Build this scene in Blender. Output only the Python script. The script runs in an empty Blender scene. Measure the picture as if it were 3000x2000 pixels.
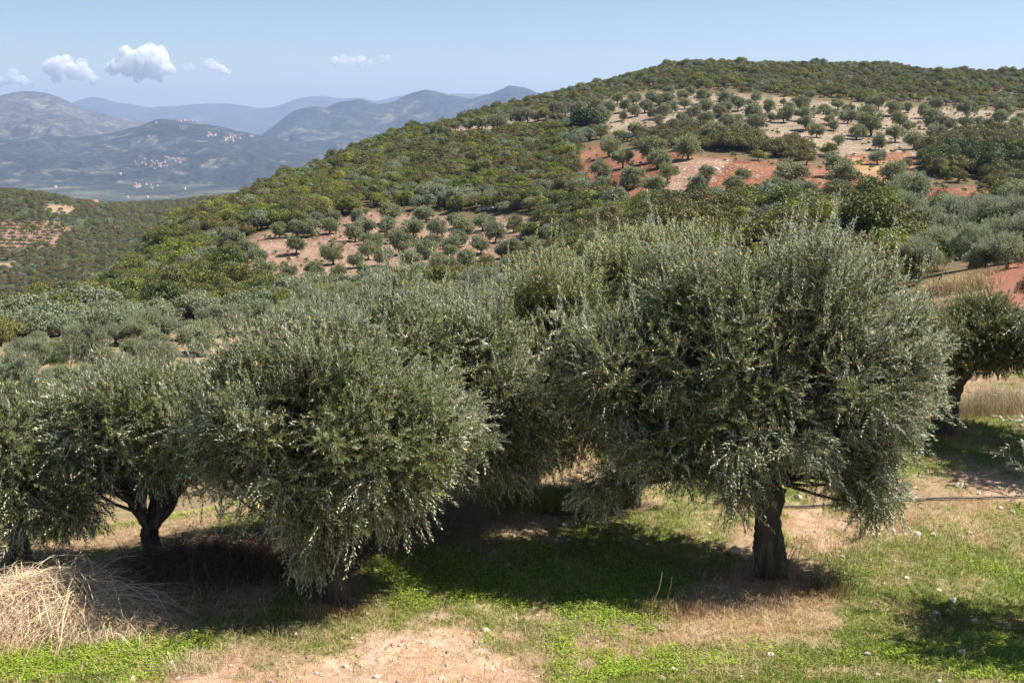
import bpy, math
import numpy as np
from math import radians, sin, cos, tan, atan, pi, log, exp
from mathutils import Vector

# ------------------------------------------------------------------ camera, sky, sun
SC = bpy.context.scene
COL = SC.collection
PITCH = radians(11.5)
FPX = 3300.0                      # focal length in pixels of a 3000 px wide frame
CAMZ = 6.4
cam_d = bpy.data.cameras.new('camera')
cam_d.sensor_width = 36.0
cam_d.lens = 36.0 * FPX / 3000.0
cam_d.clip_start = 0.1
cam_d.clip_end = 80000
cam = bpy.data.objects.new('camera', cam_d)
COL.objects.link(cam)
cam.location = (0, 0, CAMZ)
cam.rotation_euler = (pi / 2 - PITCH, 0, 0)
SC.camera = cam

SUN_EL, SUN_PHI = radians(54), radians(4)    # phi: from +X towards +Y
sun_dir = Vector((cos(SUN_EL) * cos(SUN_PHI), cos(SUN_EL) * sin(SUN_PHI), sin(SUN_EL)))
W = bpy.data.worlds.new('World')
SC.world = W
W.use_nodes = True
wn = W.node_tree
bg = wn.nodes['Background']
sky = wn.nodes.new('ShaderNodeTexSky')
sky.sky_type = 'NISHITA'
sky.sun_disc = False
sky.sun_elevation = SUN_EL
sky.sun_rotation = pi / 2 - SUN_PHI
sky.altitude = 1500
sky.air_density = 1.0
sky.dust_density = 0.15
sky.ozone_density = 2.6
wn.links.new(sky.outputs[0], bg.inputs[0])
bg.inputs[1].default_value = 0.062
sl = bpy.data.lights.new('sun', 'SUN')
sl.energy = 5.0
sl.angle = radians(0.53)
sl.color = (1.0, 0.95, 0.86)
so = bpy.data.objects.new('sun', sl)
COL.objects.link(so)
so.location = (60, 20, 80)
so.rotation_euler = (-sun_dir).to_track_quat('-Z', 'Y').to_euler()
SC.view_settings.view_transform = 'Standard'
SC.view_settings.look = 'None'
SC.view_settings.exposure = 0.98
SC.view_settings.gamma = 1.0
SC.cycles.max_bounces = 14
SC.cycles.diffuse_bounces = 3
SC.cycles.glossy_bounces = 2
SC.cycles.transmission_bounces = 3
SC.cycles.volume_bounces = 0
SC.cycles.caustics_reflective = False
SC.cycles.caustics_refractive = False

rng = np.random.default_rng(7)

# ------------------------------------------------------------------ maths helpers
def _hash(ix, iy, seed):
    h = (ix.astype(np.int64) * 374761393 + iy.astype(np.int64) * 668265263 + seed * 974634777) & 0xffffffff
    h = ((h ^ (h >> 13)) * 1274126177) & 0xffffffff
    h = h ^ (h >> 16)
    return (h & 0xffff) / 65535.0

def vnoise(x, y, seed=0):
    ix = np.floor(x); iy = np.floor(y)
    fx = x - ix; fy = y - iy
    fx = fx * fx * (3 - 2 * fx); fy = fy * fy * (3 - 2 * fy)
    ix = ix.astype(np.int64); iy = iy.astype(np.int64)
    a = _hash(ix, iy, seed); b = _hash(ix + 1, iy, seed)
    c = _hash(ix, iy + 1, seed); d = _hash(ix + 1, iy + 1, seed)
    return (a * (1 - fx) + b * fx) * (1 - fy) + (c * (1 - fx) + d * fx) * fy

def fbm(x, y, octv=4, seed=0, gain=0.5):
    s = 0.0; amp = 1.0; tot = 0.0
    for o in range(octv):
        s = s + amp * vnoise(x * 2 ** o + 13.7 * o, y * 2 ** o + 7.3 * o, seed + o)
        tot += amp; amp *= gain
    return s / tot - 0.5            # about -0.5..0.5

def sstep(a, b, x):
    t = np.clip((x - a) / (b - a), 0, 1)
    return t * t * (3 - 2 * t)

def ray(u, v):
    """photo pixel (3000x2000) -> (x/y, dz/y) of the line of sight"""
    yv = (1000 - np.asarray(v, float)) / FPX
    dy = cos(PITCH) + yv * sin(PITCH)
    return (np.asarray(u, float) - 1500) / FPX / dy, (-sin(PITCH) + yv * cos(PITCH)) / dy

def project(x, y, z):
    zz = z - CAMZ
    d = y * cos(PITCH) - zz * sin(PITCH)
    h = y * sin(PITCH) + zz * cos(PITCH)
    d = np.maximum(d, 0.1)
    return 1500 + FPX * x / d, 1000 - FPX * h / d

class Surf:
    """height field from control points, as z/y over (x/y, ln y), thin plate spline"""
    KA = 3.0
    def __init__(self, pts, lam=1e-4):
        P = np.array([(a * self.KA, log(y)) for a, y, t in pts])
        F = np.array([t + CAMZ / y for a, y, t in pts])
        n = len(P)
        d = np.linalg.norm(P[:, None] - P[None], axis=2)
        K = np.where(d > 0, d * d * np.log(d + 1e-12), 0) + lam * np.eye(n)
        A = np.zeros((n + 3, n + 3))
        A[:n, :n] = K
        A[:n, n] = 1; A[:n, n + 1:] = P
        A[n:, :n] = A[:n, n:].T
        self.P = P
        self.w = np.linalg.solve(A, np.concatenate([F, [0, 0, 0]]))
    def f(self, a, L):
        a = np.asarray(a, float).ravel() * self.KA; L = np.asarray(L, float).ravel()
        out = np.zeros(len(a)); n = len(self.P)
        for s in range(0, len(a), 60000):
            aa, LL = a[s:s + 60000], L[s:s + 60000]
            d2 = (aa[:, None] - self.P[None, :, 0]) ** 2 + (LL[:, None] - self.P[None, :, 1]) ** 2
            K = 0.5 * d2 * np.log(d2 + 1e-20)
            out[s:s + 60000] = K @ self.w[:n] + self.w[n] + self.w[n + 1] * aa + self.w[n + 2] * LL
        return out

def col_pts(table):
    pts = []
    for u, lst in table:
        for y, v in lst:
            if isinstance(v, tuple):       # ('z', height)
                a, _ = ray(u, 1000); t = (v[1] - CAMZ) / y
                a = (u - 1500) / FPX / cos(PITCH)
            else:
                a, t = ray(u, v)
            pts.append((float(a), float(y), float(t)))
    return pts

Z = lambda h: ('z', h)
T = [
 (-700, [(6, Z(1.5)), (12, Z(0.0)), (16, Z(-.4)), (28, Z(-6)), (55, Z(-13)), (90, Z(-16)), (130, Z(-24)), (200, Z(-50)), (400, Z(-95)), (700, Z(-120))]),
 (0,   [(6, Z(1.5)), (12, Z(0.0)), (16, Z(-.2)), (28, Z(-4.8)), (40, Z(-7.8)), (55, Z(-10.2)), (80, 1035), (105, 985), (135, 960), (170, 948), (230, Z(-52)), (330, Z(-90)), (700, Z(-120))]),
 (500, [(6, Z(1.5)), (12, Z(0.0)), (16.5, Z(-.1)), (28, Z(-4.2)), (40, Z(-7.2)), (58, Z(-9.4)), (80, 1018), (105, 955), (130, 890), (165, 815), (205, 745), (255, 680), (330, Z(-62)), (460, Z(-100)), (700, Z(-120))]),
 (760, [(190, 700), (250, 605), (310, 570), (390, Z(-45)), (520, Z(-80))]),
 (1000,[(6, Z(1.5)), (12, Z(0.0)), (17, Z(0)), (28, Z(-2.6)), (45, Z(-6.5)), (70, Z(-9.5)), (95, 940), (135, 845), (160, 765), (190, 685), (245, 570), (300, 500), (345, 462), (430, Z(-18)), (560, Z(-60)), (700, Z(-100))]),
 (1500,[(6, Z(1.5)), (12, Z(0.0)), (19, Z(0)), (28, Z(-1.4)), (45, Z(-4.5)), (70, Z(-8.0)), (105, 880), (135, 805), (155, 740), (190, 640), (235, 530), (285, 425), (340, 370), (430, 312), (520, Z(-2)), (700, Z(-60))]),
 (2000,[(6, Z(1.5)), (12, Z(0.0)), (20, Z(0)), (30, Z(-.8)), (60, Z(-4.6)), (100, 720), (140, 620), (178, 545), (212, 460), (250, 400), (290, 345), (330, 295), (400, 232), (465, 190), (560, Z(14)), (700, Z(-30))]),
 (2500,[(6, Z(1.5)), (12, Z(0.0)), (22, Z(0)), (32, Z(-.5)), (60, Z(-3.2)), (110, 655), (150, 580), (180, 515), (225, 430), (270, 365), (320, 305), (380, 248), (455, 196), (560, Z(14)), (700, Z(-30))]),
 (3000,[(6, Z(1.5)), (12, Z(0.0)), (24, Z(0)), (37, 898), (60, 772), (90, 690), (130, 600), (165, 535), (205, 455), (250, 390), (300, 325), (370, 265), (430, 222), (560, Z(8)), (700, Z(-30))]),
 (3700,[(6, Z(1.5)), (12, Z(0.0)), (24, Z(.1)), (37, Z(.3)), (60, Z(.0)), (130, 590), (205, 450), (300, 330), (430, 235), (560, Z(5)), (700, Z(-30))]),
]
MAIN = Surf(col_pts(T))

def H(x, y):
    x = np.asarray(x, float); y = np.asarray(y, float)
    shp = np.broadcast(x, y).shape
    x = np.broadcast_to(x, shp).ravel(); y = np.broadcast_to(y, shp).ravel()
    yy = np.clip(y, 5.0, 760)
    a = np.clip(x / np.maximum(y, 5.0), -0.75, 0.75)
    z = MAIN.f(a, np.log(yy)) * yy
    z = z + sstep(5.5, 0.0, y) * 2.6
    far = sstep(25, 90, y)
    z = z + far * (1.6 * fbm(x / 23, y / 23, 3, 5) + 0.5 * fbm(x / 5, y / 5, 2, 9))
    z = z + (1 - sstep(40, 60, y)) * (0.10 * fbm(x / 1.7, y / 1.7, 3, 21) + 0.035 * fbm(x / .35, y / .35, 2, 22))
    return z.reshape(shp)

def hit(u, v, ymin=8.0, ymax=600.0, surf=None):
    """first point of the terrain on the line of sight through the photo's pixel"""
    f = surf or H
    a, t = ray(u, v)
    ys = np.exp(np.linspace(log(ymin), log(ymax), 1500))
    g = CAMZ + t * ys - f(a * ys, ys)
    k = np.where(g <= 0)[0]
    k = k[0] if len(k) else int(np.argmin(g[200:]) + 200)
    y = ys[k]
    return float(a * y), float(y), float(f(np.array([a * y]), np.array([y]))[0])

def sd_poly(u, v, poly):
    """signed distance to a polygon, negative inside"""
    p = np.array(poly, float); n = len(p)
    d = np.full(u.shape, 1e18); inside = np.zeros(u.shape, bool)
    for i in range(n):
        a, b = p[i], p[(i + 1) % n]
        ex, ey = b - a
        wx, wy = u - a[0], v - a[1]
        h = np.clip((wx * ex + wy * ey) / (ex * ex + ey * ey + 1e-9), 0, 1)
        d = np.minimum(d, (wx - ex * h) ** 2 + (wy - ey * h) ** 2)
        c = ((a[1] > v) != (b[1] > v)) & (u < (b[0] - a[0]) * (v - a[1]) / (b[1] - a[1] + 1e-12) + a[0])
        inside ^= c
    d = np.sqrt(d)
    return np.where(inside, -d, d)

def norm(v):
    return v / np.maximum(np.linalg.norm(v, axis=-1, keepdims=True), 1e-9)

# ------------------------------------------------------------------ mesh and object helpers
def mesh(name, V, Q, mats=(), col=None, midx=None, smooth=False):
    me = bpy.data.meshes.new(name)
    V = np.ascontiguousarray(V, dtype=np.float32); Q = np.ascontiguousarray(Q, dtype=np.int32)
    k = Q.shape[1]
    me.vertices.add(len(V)); me.vertices.foreach_set('co', V.ravel())
    me.loops.add(Q.size); me.loops.foreach_set('vertex_index', Q.ravel())
    me.polygons.add(len(Q))
    me.polygons.foreach_set('loop_start', np.arange(0, Q.size, k, dtype=np.int32))
    me.polygons.foreach_set('loop_total', np.full(len(Q), k, dtype=np.int32))
    if midx is not None:
        me.polygons.foreach_set('material_index', np.ascontiguousarray(midx, dtype=np.int32))
    me.polygons.foreach_set('use_smooth', np.full(len(Q), smooth, dtype=bool))
    for m in mats:
        me.materials.append(m)
    me.update(calc_edges=True)
    if col is not None:
        c = np.ones((len(V), 4), dtype=np.float32); c[:, :3] = col
        at = me.color_attributes.new('col', 'FLOAT_COLOR', 'POINT')
        at.data.foreach_set('color', c.ravel())
    return me

class MB:
    """collects quads"""
    def __init__(s): s.V = []; s.Q = []; s.C = []; s.M = []; s.n = 0
    def add(s, V, Q, c=(1, 1, 1), m=0):
        V = np.asarray(V, np.float32); Q = np.asarray(Q, np.int64)
        s.V.append(V); s.Q.append(Q + s.n); s.n += len(V)
        s.C.append(np.broadcast_to(np.asarray(c, np.float32), (len(V), 3)))
        s.M.append(np.full(len(Q), m, np.int32))
    def mesh(s, name, mats, smooth=False):
        return mesh(name, np.concatenate(s.V), np.concatenate(s.Q), mats, np.concatenate(s.C), np.concatenate(s.M), smooth)

def link(name, data, parent=None, loc=None, rz=None, sc=None):
    o = bpy.data.objects.new(name, data)
    COL.objects.link(o)
    if parent is not None: o.parent = parent
    if loc is not None: o.location = loc
    if rz is not None: o.rotation_euler = (0, 0, rz)
    if sc is not None: o.scale = sc if hasattr(sc, '__len__') else (sc, sc, sc)
    return o

def tag(o, label=None, cat=None, group=None, kind=None):
    if label: o['label'] = label
    if cat: o['category'] = cat
    if group: o['group'] = group
    if kind: o['kind'] = kind
    return o

def tube(P, R, ns=8, seed=0, rough=0.0, flute=0.0):
    """tapered tube of quads along the polyline P"""
    P = np.asarray(P, float); R = np.asarray(R, float); n = len(P)
    Tn = norm(np.gradient(P, axis=0))
    up = np.array([0, 0, 1.0]) if abs(Tn[0][2]) < 0.9 else np.array([1.0, 0, 0])
    X = norm(np.cross(Tn, up)); Y = np.cross(Tn, X)
    for i in range(1, n):                       # keep the frame from flipping
        X[i] = norm(X[i - 1] - Tn[i] * np.dot(X[i - 1], Tn[i])); Y[i] = np.cross(Tn[i], X[i])
    th = np.linspace(0, 2 * pi, ns, endpoint=False)
    r = np.repeat(R[:, None], ns, 1)
    if rough or flute:
        g = np.random.default_rng(seed)
        ph = g.uniform(0, 6.28, 3)
        r = r * (1 + flute * (np.sin(3 * th + ph[0])[None] * .6 + np.sin(5 * th + ph[1])[None] * .4))
        r = r * (1 + rough * (g.random((n, ns)) * 2 - 1))
    V = P[:, None] + X[:, None] * (np.cos(th)[None, :, None] * r[..., None]) + Y[:, None] * (np.sin(th)[None, :, None] * r[..., None])
    i, j = np.meshgrid(np.arange(n - 1), np.arange(ns), indexing='ij')
    j2 = (j + 1) % ns
    Q = np.stack([i * ns + j, i * ns + j2, (i + 1) * ns + j2, (i + 1) * ns + j], -1).reshape(-1, 4)
    return V.reshape(-1, 3), Q

def spline(pts, n):
    """Catmull-Rom through the points"""
    P = np.asarray(pts, float)
    P = np.vstack([2 * P[0] - P[1], P, 2 * P[-1] - P[-2]])
    m = len(P) - 3
    t = np.linspace(0, m - 1e-6, n); k = t.astype(int); f = (t - k)[:, None]
    a, b, c, d = P[k], P[k + 1], P[k + 2], P[k + 3]
    return 0.5 * (2 * b + (c - a) * f + (2 * a - 5 * b + 4 * c - d) * f ** 2 + (3 * b - a - 3 * c + d) * f ** 3)

# ------------------------------------------------------------------ materials
def new_mat(name):
    m = bpy.data.materials.new(name); m.use_nodes = True
    nt = m.node_tree
    for n in list(nt.nodes): nt.nodes.remove(n)
    out = nt.nodes.new('ShaderNodeOutputMaterial')
    return m, nt, out

def N(nt, t, **kw):
    n = nt.nodes.new(t)
    for k, v in kw.items():
        if k.startswith('i_'): n.inputs[k[2:].replace('_', ' ')].default_value = v
        else: setattr(n, k, v)
    return n

def mixc(nt, fac, a, b, mode='MIX'):
    n = nt.nodes.new('ShaderNodeMix'); n.data_type = 'RGBA'; n.blend_type = mode
    for i, s in ((0, fac), (6, a), (7, b)):
        if hasattr(s, 'is_linked') or hasattr(s, 'links'): nt.links.new(s, n.inputs[i])
        else: n.inputs[i].default_value = s if i == 0 else (*s, 1)
    return n.outputs[2]

def ramp(nt, src, stops):
    n = nt.nodes.new('ShaderNodeValToRGB')
    nt.links.new(src, n.inputs[0])
    e = n.color_ramp.elements
    while len(e) > 1: e.remove(e[-1])
    e[0].position = stops[0][0]; e[0].color = (*stops[0][1], 1) if len(stops[0][1]) == 3 else stops[0][1]
    for p, c in stops[1:]:
        x = e.new(p); x.color = (*c, 1)
    return n.outputs[0]

def noise(nt, scale, detail=4, rough=0.55, coord='Object', vec=None):
    n = nt.nodes.new('ShaderNodeTexNoise')
    n.inputs['Scale'].default_value = scale; n.inputs['Detail'].default_value = detail; n.inputs['Roughness'].default_value = rough
    if vec is None:
        tc = nt.nodes.new('ShaderNodeTexCoord'); vec = tc.outputs[coord]
    nt.links.new(vec, n.inputs['Vector'])
    return n.outputs['Fac']

def leaf_mat(name, top, under=None, transl=0.25, rough=0.5, spec=0.35, tint=True, rnd=0.0):
    m, nt, out = new_mat(name)
    c = None
    if under is not None:
        g = nt.nodes.new('ShaderNodeNewGeometry')
        c = mixc(nt, g.outputs['Backfacing'], top, under)
    else:
        r = nt.nodes.new('ShaderNodeRGB'); r.outputs[0].default_value = (*top, 1); c = r.outputs[0]
    if tint:
        at = N(nt, 'ShaderNodeAttribute', attribute_name='col')
        c = mixc(nt, 1.0, c, at.outputs['Color'], 'MULTIPLY')
    if rnd:
        oi = nt.nodes.new('ShaderNodeObjectInfo')
        rc = ramp(nt, oi.outputs['Random'], [(0, (1 - rnd, 1 - rnd * .8, 1 - rnd)), (0.35, (1, 1, 1)), (0.7, (1 + rnd * .6, 1 + rnd * .7, 1 - rnd * .3)), (1, (1 - rnd * .3, 1 + rnd * .5, 1 + rnd * .2))])
        c = mixc(nt, 1.0, c, rc, 'MULTIPLY')
    p = N(nt, 'ShaderNodeBsdfPrincipled')
    p.inputs['Roughness'].default_value = rough
    p.inputs['Specular IOR Level'].default_value = spec
    nt.links.new(c, p.inputs['Base Color'])
    t = nt.nodes.new('ShaderNodeBsdfTranslucent'); nt.links.new(c, t.inputs['Color'])
    mx = nt.nodes.new('ShaderNodeMixShader'); mx.inputs[0].default_value = transl
    nt.links.new(p.outputs[0], mx.inputs[1]); nt.links.new(t.outputs[0], mx.inputs[2])
    nt.links.new(mx.outputs[0], out.inputs['Surface'])
    return m

def bark_mat(name, dark, light, scale=18, rough=0.95):
    m, nt, out = new_mat(name)
    tc = nt.nodes.new('ShaderNodeTexCoord')
    mp = nt.nodes.new('ShaderNodeMapping'); mp.inputs['Scale'].default_value = (1, 1, .28)
    nt.links.new(tc.outputs['Object'], mp.inputs[0])
    f = noise(nt, scale, 6, .7, vec=mp.outputs[0]); f2 = noise(nt, 2.3, 3, .6)
    c = ramp(nt, f, [(0.36, dark), (0.62, light)])
    c = mixc(nt, f2, c, tuple(x * .55 for x in light), 'MIX')
    p = N(nt, 'ShaderNodeBsdfPrincipled'); p.inputs['Roughness'].default_value = rough; p.inputs['Specular IOR Level'].default_value = .15
    nt.links.new(c, p.inputs['Base Color'])
    b = nt.nodes.new('ShaderNodeBump'); b.inputs['Strength'].default_value = 1.0; b.inputs['Distance'].default_value = .06
    nt.links.new(f, b.inputs['Height']); nt.links.new(b.outputs[0], p.inputs['Normal'])
    nt.links.new(p.outputs[0], out.inputs['Surface'])
    return m

def plain_mat(name, c, rough=.8, spec=.3, nscale=None, amt=.25, c2=None):
    m, nt, out = new_mat(name)
    p = N(nt, 'ShaderNodeBsdfPrincipled'); p.inputs['Roughness'].default_value = rough; p.inputs['Specular IOR Level'].default_value = spec
    if nscale:
        f = noise(nt, nscale, 5, .65)
        cc = ramp(nt, f, [(0.35, tuple(x * (1 - amt) for x in c)), (0.65, c2 or tuple(min(x * (1 + amt), .95) for x in c))])
        nt.links.new(cc, p.inputs['Base Color'])
        b = nt.nodes.new('ShaderNodeBump'); b.inputs['Strength'].default_value = .6; b.inputs['Distance'].default_value = .02
        nt.links.new(f, b.inputs['Height']); nt.links.new(b.outputs[0], p.inputs['Normal'])
    else:
        p.inputs['Base Color'].default_value = (*c, 1)
    nt.links.new(p.outputs[0], out.inputs['Surface'])
    return m

def attr_mat(name, rough=.9, spec=.2, transl=0.0):
    m, nt, out = new_mat(name)
    at = N(nt, 'ShaderNodeAttribute', attribute_name='col')
    p = N(nt, 'ShaderNodeBsdfPrincipled'); p.inputs['Roughness'].default_value = rough; p.inputs['Specular IOR Level'].default_value = spec
    nt.links.new(at.outputs['Color'], p.inputs['Base Color'])
    if transl:
        t = nt.nodes.new('ShaderNodeBsdfTranslucent'); nt.links.new(at.outputs['Color'], t.inputs['Color'])
        mx = nt.nodes.new('ShaderNodeMixShader'); mx.inputs[0].default_value = transl
        nt.links.new(p.outputs[0], mx.inputs[1]); nt.links.new(t.outputs[0], mx.inputs[2])
        nt.links.new(mx.outputs[0], out.inputs['Surface'])
    else:
        nt.links.new(p.outputs[0], out.inputs['Surface'])
    return m

M_OLIVE = leaf_mat('olive_leaf', (.145, .172, .062), (.60, .60, .44), .30, .44, .28)
M_OLIVE_GOLD = leaf_mat('olive_leaf_yellowed', (.125, .135, .04), (.40, .39, .20), .25, .42, .4)
M_OLIVE_FAR = leaf_mat('olive_leaf_far', (.195, .205, .105), (.40, .405, .27), .22, .55, .2, rnd=.16)
M_OLIVE_MID = leaf_mat('olive_leaf_mid', (.19, .215, .110), (.52, .53, .39), .22, .5, .3, rnd=.12)
M_BARK = bark_mat('olive_bark', (.010, .008, .007), (.17, .14, .11), 10)
M_FRUIT = plain_mat('olive_fruit', (.035, .015, .03), .35, .5)
M_TWIG = plain_mat('twig', (.16, .135, .09), .8, .2)
M_ATTR = attr_mat('dry_stalk', .85, .2, .15)
M_GRASS = attr_mat('grass_blade', .6, .3, .35)

# ------------------------------------------------------------------ ground
def soil(name, stones, fine_scale, bump=.6, stone_scale=3.0):
    """vertex colour tint x procedural grain, with pale pebbles where the second attribute says so"""
    m, nt, out = new_mat(name)
    at = N(nt, 'ShaderNodeAttribute', attribute_name='col')
    f1 = noise(nt, fine_scale, 8, .7); f2 = noise(nt, fine_scale * .17, 5, .6)
    g = ramp(nt, f1, [(0.3, (.62, .60, .58)), (0.5, (1, 1, 1)), (0.7, (1.32, 1.28, 1.22))])
    g2 = ramp(nt, f2, [(0.3, (.8, .82, .8)), (0.7, (1.18, 1.15, 1.12))])
    c = mixc(nt, 1.0, at.outputs['Color'], g, 'MULTIPLY'); c = mixc(nt, 1.0, c, g2, 'MULTIPLY')
    tc = nt.nodes.new('ShaderNodeTexCoord')
    v = nt.nodes.new('ShaderNodeTexVoronoi'); v.inputs['Scale'].default_value = stone_scale; v.inputs['Randomness'].default_value = 1
    nt.links.new(tc.outputs['Object'], v.inputs['Vector'])
    sm = nt.nodes.new('ShaderNodeMath'); sm.operation = 'SUBTRACT'
    nt.links.new(v.outputs['Distance'], sm.inputs[0])
    cr = nt.nodes.new('ShaderNodeSeparateColor'); nt.links.new(v.outputs['Color'], cr.inputs[0])
    mm = nt.nodes.new('ShaderNodeMath'); mm.operation = 'MULTIPLY'; mm.inputs[1].default_value = .40
    nt.links.new(cr.outputs[0], mm.inputs[0]); nt.links.new(mm.outputs[0], sm.inputs[1])
    lt = nt.nodes.new('ShaderNodeMath'); lt.operation = 'LESS_THAN'; lt.inputs[1].default_value = 0
    nt.links.new(sm.outputs[0], lt.inputs[0])
    st = N(nt, 'ShaderNodeAttribute', attribute_name='stone')
    ml = nt.nodes.new('ShaderNodeMath'); ml.operation = 'MULTIPLY'
    nt.links.new(lt.outputs[0], ml.inputs[0]); nt.links.new(st.outputs['Fac'], ml.inputs[1])
    c = mixc(nt, ml.outputs[0], c, stones)
    p = N(nt, 'ShaderNodeBsdfPrincipled'); p.inputs['Roughness'].default_value = .95; p.inputs['Specular IOR Level'].default_value = .1
    nt.links.new(c, p.inputs['Base Color'])
    b = nt.nodes.new('ShaderNodeBump'); b.inputs['Strength'].default_value = bump; b.inputs['Distance'].default_value = .05
    nt.links.new(f1, b.inputs['Height']); nt.links.new(b.outputs[0], p.inputs['Normal'])
    nt.links.new(p.outputs[0], out.inputs['Surface'])
    return m

GREEN = [
 [(-300, 1860), (0, 1870), (300, 1850), (600, 1790), (1000, 1765), (1250, 1750), (1500, 1760), (1700, 1740), (1900, 1765), (1800, 1810), (1500, 1790), (1200, 1815), (900, 1850), (700, 1890), (480, 1960), (300, 2080), (-300, 2080)],
 [(1080, 1700), (1200, 1610), (1500, 1545), (1800, 1480), (2000, 1450), (2160, 1470), (2100, 1560), (2200, 1620), (2150, 1730), (1900, 1780), (1300, 1770), (1050, 1750)],
 [(2420, 1570), (2700, 1500), (3300, 1480), (3300, 2100), (1850, 2100), (1700, 1990), (1800, 1930), (2400, 1850), (2500, 1740), (2350, 1640)],
 [(2600, 1330), (2750, 1262), (3100, 1235), (3300, 1240), (3300, 1345), (2700, 1370), (2600, 1420), (2450, 1460)],
 [(1500, 1500), (1800, 1430), (2300, 1400), (2350, 1450), (2100, 1480), (1700, 1520)],
]
GRAVEL = [
 [(520, 2100), (640, 1960), (760, 1925), (950, 1885), (1150, 1840), (1330, 1795), (1600, 1775), (1660, 1800), (1580, 1850), (1500, 1890), (1520, 2100)],
 [(2180, 1540), (2300, 1490), (2480, 1480), (2560, 1500), (2450, 1560), (2300, 1590), (2180, 1580)],
 [(2840, 1375), (3000, 1355), (3200, 1355), (3200, 1400), (2900, 1405)],
 [(1250, 1560), (1500, 1500), (1700, 1490), (1650, 1530), (1400, 1570)],
 [(560, 1600), (600, 1550), (720, 1560), (760, 1640), (620, 1640)],
]
STRAW = [
 [(1940, 1840), (1980, 1800), (2120, 1735), (2300, 1700), (2400, 1720), (2420, 1770), (2300, 1820), (2100, 1845)],
 [(-300, 1600), (450, 1600), (560, 1790), (520, 1850), (-300, 1900)],
 [(2500, 1480), (2800, 1460), (3100, 1455), (2800, 1520), (2500, 1540)],
]
def wobble(x, y, amp, s=1.0, seed=3):
    return amp * (fbm(x / (1.3 * s), y / (1.3 * s), 4, seed) + .5 * fbm(x / (.3 * s), y / (.3 * s), 2, seed + 5)) * 2

def masks(x, y):
    """green, gravel, straw cover of the near field at world x, y"""
    u, v = project(x, y, np.zeros_like(x))
    def m(polys, soft, amp, seed):
        d = np.full(x.shape, 1e9)
        for p in polys: d = np.minimum(d, sd_poly(u, v, p))
        d = d * y / FPX                      # to about metres
        return sstep(soft, -soft, d + wobble(x, y, amp, 1, seed))
    gr = m(GREEN, .25, .55, 31); gv = m(GRAVEL, .22, .5, 41); st = m(STRAW, .3, .5, 51)
    patch = sstep(-.02, .16, fbm(x / .9, y / .9, 4, 61))
    patch2 = sstep(-.02, .16, fbm(x / .45, y / .45, 4, 71))
    green = np.clip(gr * (1 - .5 * patch2) * (.85 + .15 * patch) + (1 - gr) * .55 * patch, 0, 1) * (1 - gv * .9) * (1 - st * .75)
    return green, gv, st

UPPER = [(1320, 378), (1480, 350), (1600, 325), (1800, 290), (1950, 268), (2200, 280), (2350, 292), (2700, 312), (3000, 328), (3300, 340), (3300, 412), (2950, 405), (2800, 400), (2745, 420), (2690, 462), (2600, 452), (2520, 462), (2420, 448), (2330, 420), (2250, 440), (2200, 415), (2080, 402), (1990, 372), (1880, 385), (1840, 405), (1790, 385), (1770, 352), (1650, 348), (1500, 388), (1340, 394)]
RED = [(1700, 445), (1760, 415), (1850, 442), (2000, 452), (2110, 455), (2250, 480), (2400, 488), (2470, 470), (2500, 455), (2560, 450), (2650, 448), (2690, 470), (2700, 510), (2730, 545), (2850, 545), (2930, 575), (2760, 592), (2700, 600), (2560, 592), (2400, 600), (2200, 590), (2100, 585), (1980, 585), (1850, 592), (1800, 585), (1790, 560), (1720, 530), (1685, 480)]
LOWER = [(735, 700), (800, 690), (900, 690), (990, 650), (1060, 615), (1180, 620), (1300, 625), (1400, 645), (1540, 635), (1570, 645), (1520, 700), (1590, 730), (1610, 770), (1590, 800), (1500, 800), (1350, 808), (1150, 830), (1050, 836), (960, 834), (930, 815), (870, 845), (800, 830), (770, 822), (720, 826), (715, 790), (690, 745), (680, 715)]
FIELD = [(230, 1110), (330, 1060), (370, 1010), (430, 985), (480, 1005), (540, 980), (600, 965), (700, 950), (850, 955), (920, 985), (850, 1030), (700, 1050), (600, 1080), (420, 1115)]
OPENR = [(2700, 590), (2790, 575), (2930, 568), (2930, 582), (2780, 600)]
VERGE = [(2700, 880), (2790, 800), (2880, 775), (2960, 765), (3200, 740), (3200, 1100), (2700, 1100)]
def open_sd(u, v):
    d = np.full(u.shape, 1e9)
    for p in (UPPER, RED, LOWER, FIELD, OPENR, VERGE): d = np.minimum(d, sd_poly(u, v, p))
    return d

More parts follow.
